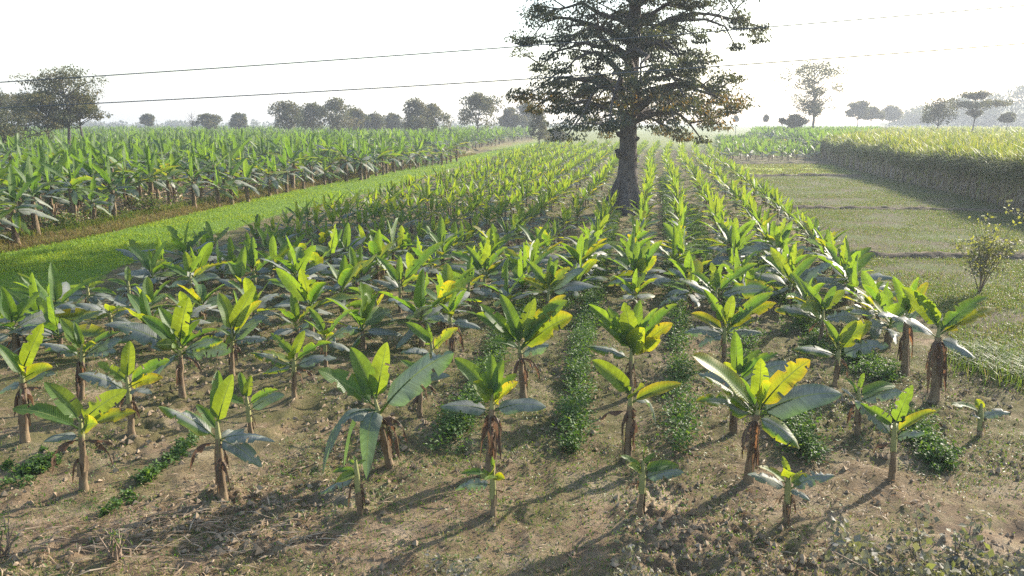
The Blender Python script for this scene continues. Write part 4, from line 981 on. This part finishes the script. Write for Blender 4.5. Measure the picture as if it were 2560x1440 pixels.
    tag(mb.obj("straw_litter", DRY, None, False), "dry straw and leaf litter on the soil", "litter", kind="stuff")
    # dry grass bank below the grove
    mb = MB(); P = []
    t = rng.uniform(0, 1, 26000) ** 1.6
    e = UPL; seg = np.r_[0, np.cumsum(np.hypot(*np.diff(e, axis=0).T))]; L = t * min(seg[-1], 110); X = np.interp(L, seg, e[:, 0]); Y = np.interp(L, seg, e[:, 1])
    o_ = rng.uniform(-.15, 1.0, len(t)); X = X - o_ * .75; Y = Y + o_ * .65
    n = len(X)
    blades(mb, ground_pts(X, Y), rng.uniform(-2.2, .3, n), rng.uniform(.15, .42, n), .025 * np.maximum(1, Y / 40.), rng.uniform(.5, 1.4, n), np.clip(rng.normal(.82, .16, n) - .3 * (o_ > .5), 0, 1))
    tag(mb.obj("dry_grass", WEED, None, False), "brown dry grass on the low bank under the grove", "grass", kind="stuff")
    # vegetable strips between the rows
    STR = [([(1432, 1140), (1440, 1000), (1452, 900), (1478, 770), (1505, 650), (1525, 580), (1540, 520)], .20, 34000, "tall dark green vegetable strip leading to the foot of the big tree"),
           ([(1712, 1150), (1703, 1000), (1697, 880), (1690, 770), (1686, 680), (1676, 560), (1662, 450)], .20, 30000, "dark green vegetable strip beside the plant with the huge heart-shaped leaf"),
           ([(1120, 1115), (1145, 1070), (1190, 1000), (1240, 890), (1320, 760)], .22, 12000, "broken vegetable strip ending by the level grey leaves"),
           ([(2020, 1165), (1985, 1090), (1955, 1010)], .2, 6000, "short vegetable strip beside the blade hanging under huge leaf"),
           ([(2345, 1165), (2310, 1110), (2280, 1060)], .25, 3500, "small green vegetable patch by the slim V-leaved plant"),
           ([(2210, 960), (2165, 915), (2120, 870)], .35, 6000, "green vegetable patch under the bright oval leaf"),
           ([(285, 1275), (350, 1215), (430, 1150), (490, 1095)], .13, 1500, "thin line of green seedlings on a raised soil ridge"),
           ([(20, 1205), (70, 1180), (125, 1150)], .26, 1300, "small green seedling patch beside the curled brown leaves"),
           ([(1890, 1010), (1862, 900), (1810, 760), (1765, 650), (1730, 560)], .45, 13000, "patchy green weeds in the row behind the split glowing leaf"),
           ([(2070, 900), (2010, 800), (1950, 720)], .5, 8000, "patchy green weeds between the bright oval and orange-yellow leaves"),
           ([(1390, 820), (1420, 720), (1455, 620)], .4, 7000, "patchy green weeds near the scorched yellow leaf"),
           ([(1960, 700), (1890, 650), (1830, 610)], .9, 9000, "low green growth between rows near the ploughed field"),
           ([(1760, 640), (1740, 580), (1715, 520)], .7, 7000, "low green growth behind the big tree's foot")]
    for i, (pl, wd, nl, lab) in enumerate(STR):
        z = zone(pl); seg = np.r_[0, np.cumsum(np.hypot(*np.diff(z, axis=0).T))]
        nc = max(12, int(nl / 45)); t = rng.uniform(0, seg[-1], nc); X = np.interp(t, seg, z[:, 0]); Y = np.interp(t, seg, z[:, 1])
        X = X + rng.normal(0, wd * .5, nc); Y = Y + rng.normal(0, .15, nc); hgt = rng.uniform(.16, .38, nc) * (1 if i < 4 else .7) * (.55 if i in (6, 7) else 1)
        g = ground_pts(X, Y); per = nl // nc
        c = np.repeat(g, per, 0); hh = np.repeat(hgt, per); n = len(c)
        rad = rng.normal(0, .5, (n, 2)) * np.repeat(hgt, per)[:, None] * .7
        P = c + np.c_[rad, hh * rng.uniform(.15, 1, n)]
        D = np.c_[rad * 3 + rng.normal(0, .4, (n, 2)), rng.uniform(-.3, .5, n)]
        sz = np.maximum(1, P[:, 1] / 22.) ** .6
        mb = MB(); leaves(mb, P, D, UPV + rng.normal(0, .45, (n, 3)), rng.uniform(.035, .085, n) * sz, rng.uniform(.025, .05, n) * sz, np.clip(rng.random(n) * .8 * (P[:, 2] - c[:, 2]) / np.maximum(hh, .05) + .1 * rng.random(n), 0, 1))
        tag(mb.obj("vegetable_strip", VEG, None, False), lab, "vegetable strip", "vegetable strips between the banana rows", kind="stuff")
    # loose clods of dug soil
    x, y = polar_points(rng, 60000, 7.6, 34); k = ~(inpoly(x, y, GREEN) | inpoly(x, y, RIGHTF) | inpoly(x, y, PLANT))
    den = np.clip(fbm(x * .5 + 7, y * .5, 21, 3) * 4.0 - 1.5, 0, 1); k &= rng.random(len(x)) < .02 + .5 * den; x, y = x[k], y[k]; n = len(x); print("clods", n)
    sz = .012 + .045 * rng.random(n) ** 3; c = ground_pts(x, y) + UPV * (sz * .3)[:, None]
    oc = np.array([[1, 0, 0], [0, 1, 0], [-1, 0, 0], [0, -1, 0], [0, 0, 1], [0, 0, -1]], float)
    v = c[:, None] + (oc[None] * rng.uniform(.55, 1.25, (n, 6, 1)) + rng.normal(0, .15, (n, 6, 3))) * sz[:, None, None]
    tr = np.array([[0, 1, 4], [1, 2, 4], [2, 3, 4], [3, 0, 4], [1, 0, 5], [2, 1, 5], [3, 2, 5], [0, 3, 5]])
    mb = MB(); mb.add(v.reshape(-1, 3), None, (np.arange(n)[:, None, None] * 6 + tr[None]).reshape(-1, 3))
    tag(mb.obj("soil_clods", CLOD, None, False), "loose crumbly clods of tan soil", "clods", kind="stuff")
    # verge of short grass at the very front and grass clump by the corner
    mb = MB(); x, y = polar_points(rng, 26000, 7.2, 9.4); k = rng.random(len(x)) < np.clip((8.75 - y) * .9 + .8 * (fbm(x * .8, y * .8, 19, 3) - .45), 0, .9); x, y = x[k], y[k]; n = len(x)
    blades(mb, ground_pts(x, y), rng.uniform(0, 6.28, n), rng.uniform(.03, .08, n), .008, rng.uniform(.3, 1.2, n), rng.uniform(.3, .95, n))
    tag(mb.obj("verge_grass", WEED, None, False), "short yellowish grass along the near edge", "grass", kind="stuff")
    for j, (u, v, sx, nn, lab) in enumerate([(2460, 905, .38, 1100, "tall pale grass clump beside the grey paddle leaf plant"), (2545, 945, .5, 1300, "pale grass clump at the ploughed field's near corner")]):
        c = gp(u, v); X = c[0] + rng.normal(0, sx, nn); Y = c[1] + rng.normal(0, sx * .8, nn)
        mb = MB(); blades(mb, ground_pts(X, Y), rng.uniform(0, 6.28, nn), rng.uniform(.15, .55, nn), .016, rng.uniform(.4, 1.2, nn), np.clip(rng.normal(.42, .2, nn), 0, 1))
        tag(mb.obj("grass_clump", WEED, None, False), lab, "grass clump")
cover()

# earth bunds across the ploughed plots
def bund(pl, hgt, wd, seed, label):
    rng = np.random.default_rng(seed); z = zone(pl); seg = np.r_[0, np.cumsum(np.hypot(*np.diff(z, axis=0).T))]
    m = int(seg[-1] / .14); t = np.linspace(0, seg[-1], m); X = np.interp(t, seg, z[:, 0]); Y = np.interp(t, seg, z[:, 1])
    c = np.array([-1.3, -.9, -.5, -.15, .2, .5, .9, 1.3]); ph = np.array([-.25, .35, .8, 1, .95, .75, .3, -.25])
    v = []
    for j in range(8):
        s = c[j] * wd; v.append(np.stack([X + rng.normal(0, .03, m), Y + s + .12 * (fbm(t * .8, t * 0, seed, 2) - .4) + rng.normal(0, .03, m), ph[j] * hgt * (.1 + 2.0 * fbm(t * 1.1, t * 0 + j * .4, seed + 3, 4)) + rng.normal(0, .012, m)], 1))
    v = np.stack(v, 1); i = np.arange(m - 1)[:, None] * 8; j = np.arange(7)[None]
    mb = MB(); mb.add(v.reshape(-1, 3), np.stack([i + j, i + 8 + j, i + 9 + j, i + j + 1], -1).reshape(-1, 4))
    tag(mb.obj("earth_bund", BUND), label, "earth bund", "earth bunds between the ploughed plots", kind="structure")
BUND = solid("bund_soil", (.07, .055, .04), (.16, .13, .085), 7, .95, .8, .05, .1)
bund([(1985, 640), (2130, 640), (2260, 641), (2430, 645), (2700, 652)], .17, .32, 1, "ragged dark soil ridge nearest the sapling")
bund([(1930, 520), (2080, 521), (2250, 523), (2430, 527), (2620, 540)], .15, .36, 2, "dark soil ridge running to the cane's foot")
bund([(1845, 441), (1950, 440), (2080, 440), (2150, 442)], .17, .5, 3, "low soil ridge closing the bright green plot")
bund([(1790, 411), (1900, 409), (2070, 408)], .17, .6, 4, "low soil ridge before the small banana plot")

# ------------------------------------------------------------------ shrubs
def shrub(name, label, B, H, spread, nst, nl, lsz, mat, seed, agemax=1.0, lean=(0, 0), up=1.0, tight=.10):
    rng = np.random.default_rng(seed)
    root = thing(name, label, "sapling" if name == "sapling" else "shrub", B)
    tb, lb = MB(), MB(); cs = []
    for i in range(nst):
        a = rng.uniform(0, 6.28); r = spread * math.sqrt(rng.random()); h = H * rng.uniform(.55, 1.0)
        E = np.array([math.cos(a) * r + lean[0] * h, math.sin(a) * r + lean[1] * h, h * up]); M_ = E * ([.35, .35, .6] if name != 'sapling' else [.05, .05, .55]) + rng.normal(0, .05 * H, 3)
        t = np.linspace(0, 1, 7); P = bez(np.array([0, 0, -.05]), M_, E, t); tube(tb, P, (.012 if name != 'sapling' else .006) * H * (1 - t * .8) + .002, 5)
        for q in range(7):
            s = .3 + .7 * rng.random(); b = bez(np.array([0, 0, -.05]), M_, E, np.array([s]))[0]
            d = nrm(np.array([rng.normal(), rng.normal(), .5])); l2 = H * rng.uniform(.08, .22)
            tube(tb, [b, b + d * l2 * .6, b + d * l2 - UPV * .02], [.004, .003, .0015], 4)
            for e in np.linspace(.3, 1, 5): cs.append(b + d * l2 * e)
    cs = np.array(cs); k = max(1, nl // len(cs)); P = np.repeat(cs, k, 0); n = len(P); P = P + rng.normal(0, tight * lsz * 8, (n, 3))
    D = rng.normal(0, 1, (n, 3)); D[:, 2] -= .2
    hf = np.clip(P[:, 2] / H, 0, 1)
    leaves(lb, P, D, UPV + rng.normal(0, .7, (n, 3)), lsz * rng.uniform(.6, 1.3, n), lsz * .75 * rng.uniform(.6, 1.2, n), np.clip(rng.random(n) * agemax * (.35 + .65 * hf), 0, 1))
    tb.obj("branches", TWIG, root); lb.obj("foliage", mat, root, smooth=False)
    return root
Bs = gp(2448, 735); Bs[2] = hz(Bs[0], Bs[1])
shrub("sapling", "thin open sapling with pale yellow-green leaves on the ploughed plot", Bs, at(2448, 520, Bs[1])[2], 1.0, 9, 1500, .11, SHRUB, 1, 1.7)
Bb = gp(2330, 1560); Bb[2] = 0.05
Bf = np.array([3.75, 7.6, .05])
shrub("roadside_shrub", "large twiggy shrub with glossy grey-green leaves at the near corner", np.array([4.3, 7.1, .0]), 1.1, 1.35, 22, 2600, .085, SHRUB, 2, .75)
shrub("roadside_shrub", "small thin shrub with round leaves rising at the lower frame edge", np.array([1.15, 7.3, .0]), .85, .45, 9, 320, .07, SHRUB, 3, .8)
shrub("roadside_shrub", "pale-leaved weed poking up at the lower frame edge by the sucker", np.array([-.75, 7.35, .0]), .62, .38, 8, 240, .06, SHRUB, 4, .3)
Bl = gp(1700, 480)
for i, (u, v, hh, sp, lab) in enumerate([(370, 548, 1.0, 1.9, "dark weedy bush on the bank where the shaggy banana plant stands"), (125, 592, .6, 1.9, "low dark bush on the bank near the frame edge"), (250, 566, .45, 1.9, "small scrubby bush between the two darker bank bushes")]):
    p = gp(u, v); p[2] = hz(p[0], p[1])
    shrub("bank_bush", lab, p, hh, sp, 22, 1500, .13, WEED, 40 + i, 1.2)
def cut_stems(u, v, label, n, H, seed):
    rng = np.random.default_rng(seed); p = gp(u, v); p[2] = hz(p[0], p[1]); root = thing("cut_bush", label, "bush", p)
    tb = MB()
    for i in range(n):
        a = rng.uniform(0, 6.28); L = H * rng.uniform(.5, 1); d = nrm(np.array([math.cos(a) * .5, math.sin(a) * .4, 1])); b = rng.normal(0, .05, 3) * [1, 1, 0]
        tube(tb, [b - UPV * .05, b + d * L * .5, b + d * L + rng.normal(0, .02, 3)], [.014, .011, .006], 5)
    tb.obj("stems", TWIG, root)
    lb = MB(); n = 40; P = rng.normal(0, .06, (n, 3)) + UPV * H * .55; P[:, 2] += rng.normal(0, H * .15, n)
    leaves(lb, P, rng.normal(0, 1, (n, 3)) + UPV * .7, rng.normal(0, 1, (n, 3)), .08, .02, rng.random(n) * .6); lb.obj("foliage", WEED, root, smooth=False)
cut_stems(293, 1398, "dry cut bush stems standing in the straw", 12, .45, 1)
cut_stems(12, 1385, "stubby cut stems at the frame edge by the bare ground", 9, .5, 2)
cut_stems(2215, 850, "dead twiggy stump between the ploughed edge plants", 7, .4, 3)

# ------------------------------------------------------------------ small things
def wire(pix, depth, label):
    pts = np.array([at(u, v, depth) for u, v in pix]); c = np.polyfit(pts[:, 0], pts[:, 2], 2)
    x = np.linspace(pts[0, 0] - 14, pts[-1, 0] + 22, 90); mb = MB()
    tube(mb, np.stack([x, np.full(90, depth), np.polyval(c, x)], 1), .0125, 6)
    tag(mb.obj("power_line", WIRE), label, "power line", "power lines")
wire([(0, 205), (640, 165), (1280, 118), (1900, 66), (2230, 44)], 19.0, "upper of two thin dark power lines crossing the sky")
wire([(0, 270), (640, 236), (1280, 203), (1900, 155), (2330, 128)], 18.4, "lower of two thin dark power lines crossing the sky")
def block():
    a, b = gp(1062, 411), gp(1106, 407); d = b - a; L = np.linalg.norm(d); d = d / L; nn = np.array([-d[1], d[0], 0]); h = .45
    mb = MB(); zz = hz(*a[:2])
    pf = [(0, -.1), (0, h - .06), (.04, h), (1.36, h), (1.4, h - .06), (1.4, -.1)]
    v = [a + nn * p + UPV * (q + zz) for p, q in pf] + [b + nn * p + UPV * (q + zz) for p, q in pf]
    q = [[i, i + 1, i + 7, i + 6] for i in range(5)]; mb.add(v, q)
    for e in (0, 6): mb.add([v[e + i] for i in range(6)], [[0, 1, 4, 5], [1, 2, 3, 4]])
    tb = MB()
    c = (a + b) / 2 + nn * .7 + UPV * (h + zz)
    t = thing("water_tank", "low grey concrete tank at the grove edge", "tank", a); o = np.array(a)
    vv, f4, f3, ag, uv = mb.data(); link("tank_wall", mk_mesh("tank_wall", vv - o, f4, f3, ag, uv, CONC, False), t)
    lid = MB(); s = L * .42; k = np.array([c - d * s - nn * .55, c + d * s - nn * .55, c + d * s + nn * .55, c - d * s + nn * .55]) - o
    lid.add(np.r_[k + UPV * .003, k + UPV * .05], [[4, 5, 6, 7], [0, 1, 5, 4], [1, 2, 6, 5], [2, 3, 7, 6], [3, 0, 4, 7]]); lid.obj("tank_lid", CONC, t, False)
block()
def rag(name, label, P, wx, hh, mat, seed, flat=False):
    rng = np.random.default_rng(seed); n = 9; g = np.linspace(-1, 1, n); X, Y = np.meshgrid(g, g, indexing='ij')
    rr = np.clip(1.25 - .55 * np.hypot(X, Y), 0, 1)
    if flat: v = np.stack([X * wx, Y * wx * .7, hh * rr + rng.normal(0, hh * .25, X.shape)], -1)
    else: v = np.stack([X * wx * (.7 + .3 * Y) + rng.normal(0, wx * .06, X.shape), .12 * np.sin(X * 5) * wx + .25 * wx * X * X, (1 - Y) * .5 * hh + rng.normal(0, hh * .02, X.shape)], -1)
    mb = MB(); i = np.arange(n - 1)[:, None] * n; j = np.arange(n - 1)[None]
    mb.add(v.reshape(-1, 3), np.stack([i + j, i + j + 1, i + n + j + 1, i + n + j], -1).reshape(-1, 4))
    o = mb.obj(name, mat); o.location = [float(q) for q in P]; tag(o, label, "cloth" if not flat else "scrap")
p = gp(1389, 456); p[2] = hz(*p[:2]) + .02; rag("magenta_shape", "unidentified magenta shape among the banana rows near the big tree", p, .28, .75, MAG, 1)  # unidentified magenta shape, modelled as a rag
p = gp(1584, 478); p[1] = TREE_P[1] + .3; p = at(1583, 470, TREE_P[1] + .2); rag("pale_shape", "unidentified pale shape against the side of the big trunk", p, .20, .62, PALE, 2)  # unidentified pale shape beside the trunk, modelled as a rag
p = gp(1273, 572); p[2] = hz(*p[:2]) + .45; rag("white_dish", "small white dish caught on the leaves near the big tree", p, .16, .03, WHITE, 3, True)
p = gp(890, 982); p[2] = hz(*p[:2]) + .03; rag("plastic_scrap", "white plastic scrap on the soil beside the long arching leaf", p, .11, .04, WHITE, 4, True)
p = gp(1022, 487); p[2] = hz(*p[:2]) + .55; rag("dried_flower", "rust-red dry clump at the banana rows' green strip edge", p, .22, .5, solid("rust_dry", (.25, .07, .02), (.4, .14, .05), 10), 5)

# ------------------------------------------------------------------ air
def haze():
    mb = MB(); x0, x1, y0, y1, z0, z1 = -1650, 1650, -90, 1650, -2.0, 62
    v = [(x, y, z) for z in (z0, z1) for x, y in ((x0, y0), (x1, y0), (x1, y1), (x0, y1))]
    mb.add(v, [[3, 2, 1, 0], [4, 5, 6, 7], [0, 1, 5, 4], [1, 2, 6, 5], [2, 3, 7, 6], [3, 0, 4, 7]])
    m, n, out = newmat("haze_air"); vol = N_(n, "ShaderNodeVolumePrincipled")
    vol.inputs["Color"].default_value = (.80, .88, 1.0, 1); vol.inputs["Density"].default_value = HAZE_DENSITY; vol.inputs["Anisotropy"].default_value = .3
    n.links.new(vol.outputs[0], out.inputs["Volume"])
    o = mb.obj("haze", m, None, False); tag(o, "pale afternoon haze over the fields", "haze", kind="stuff")
haze()
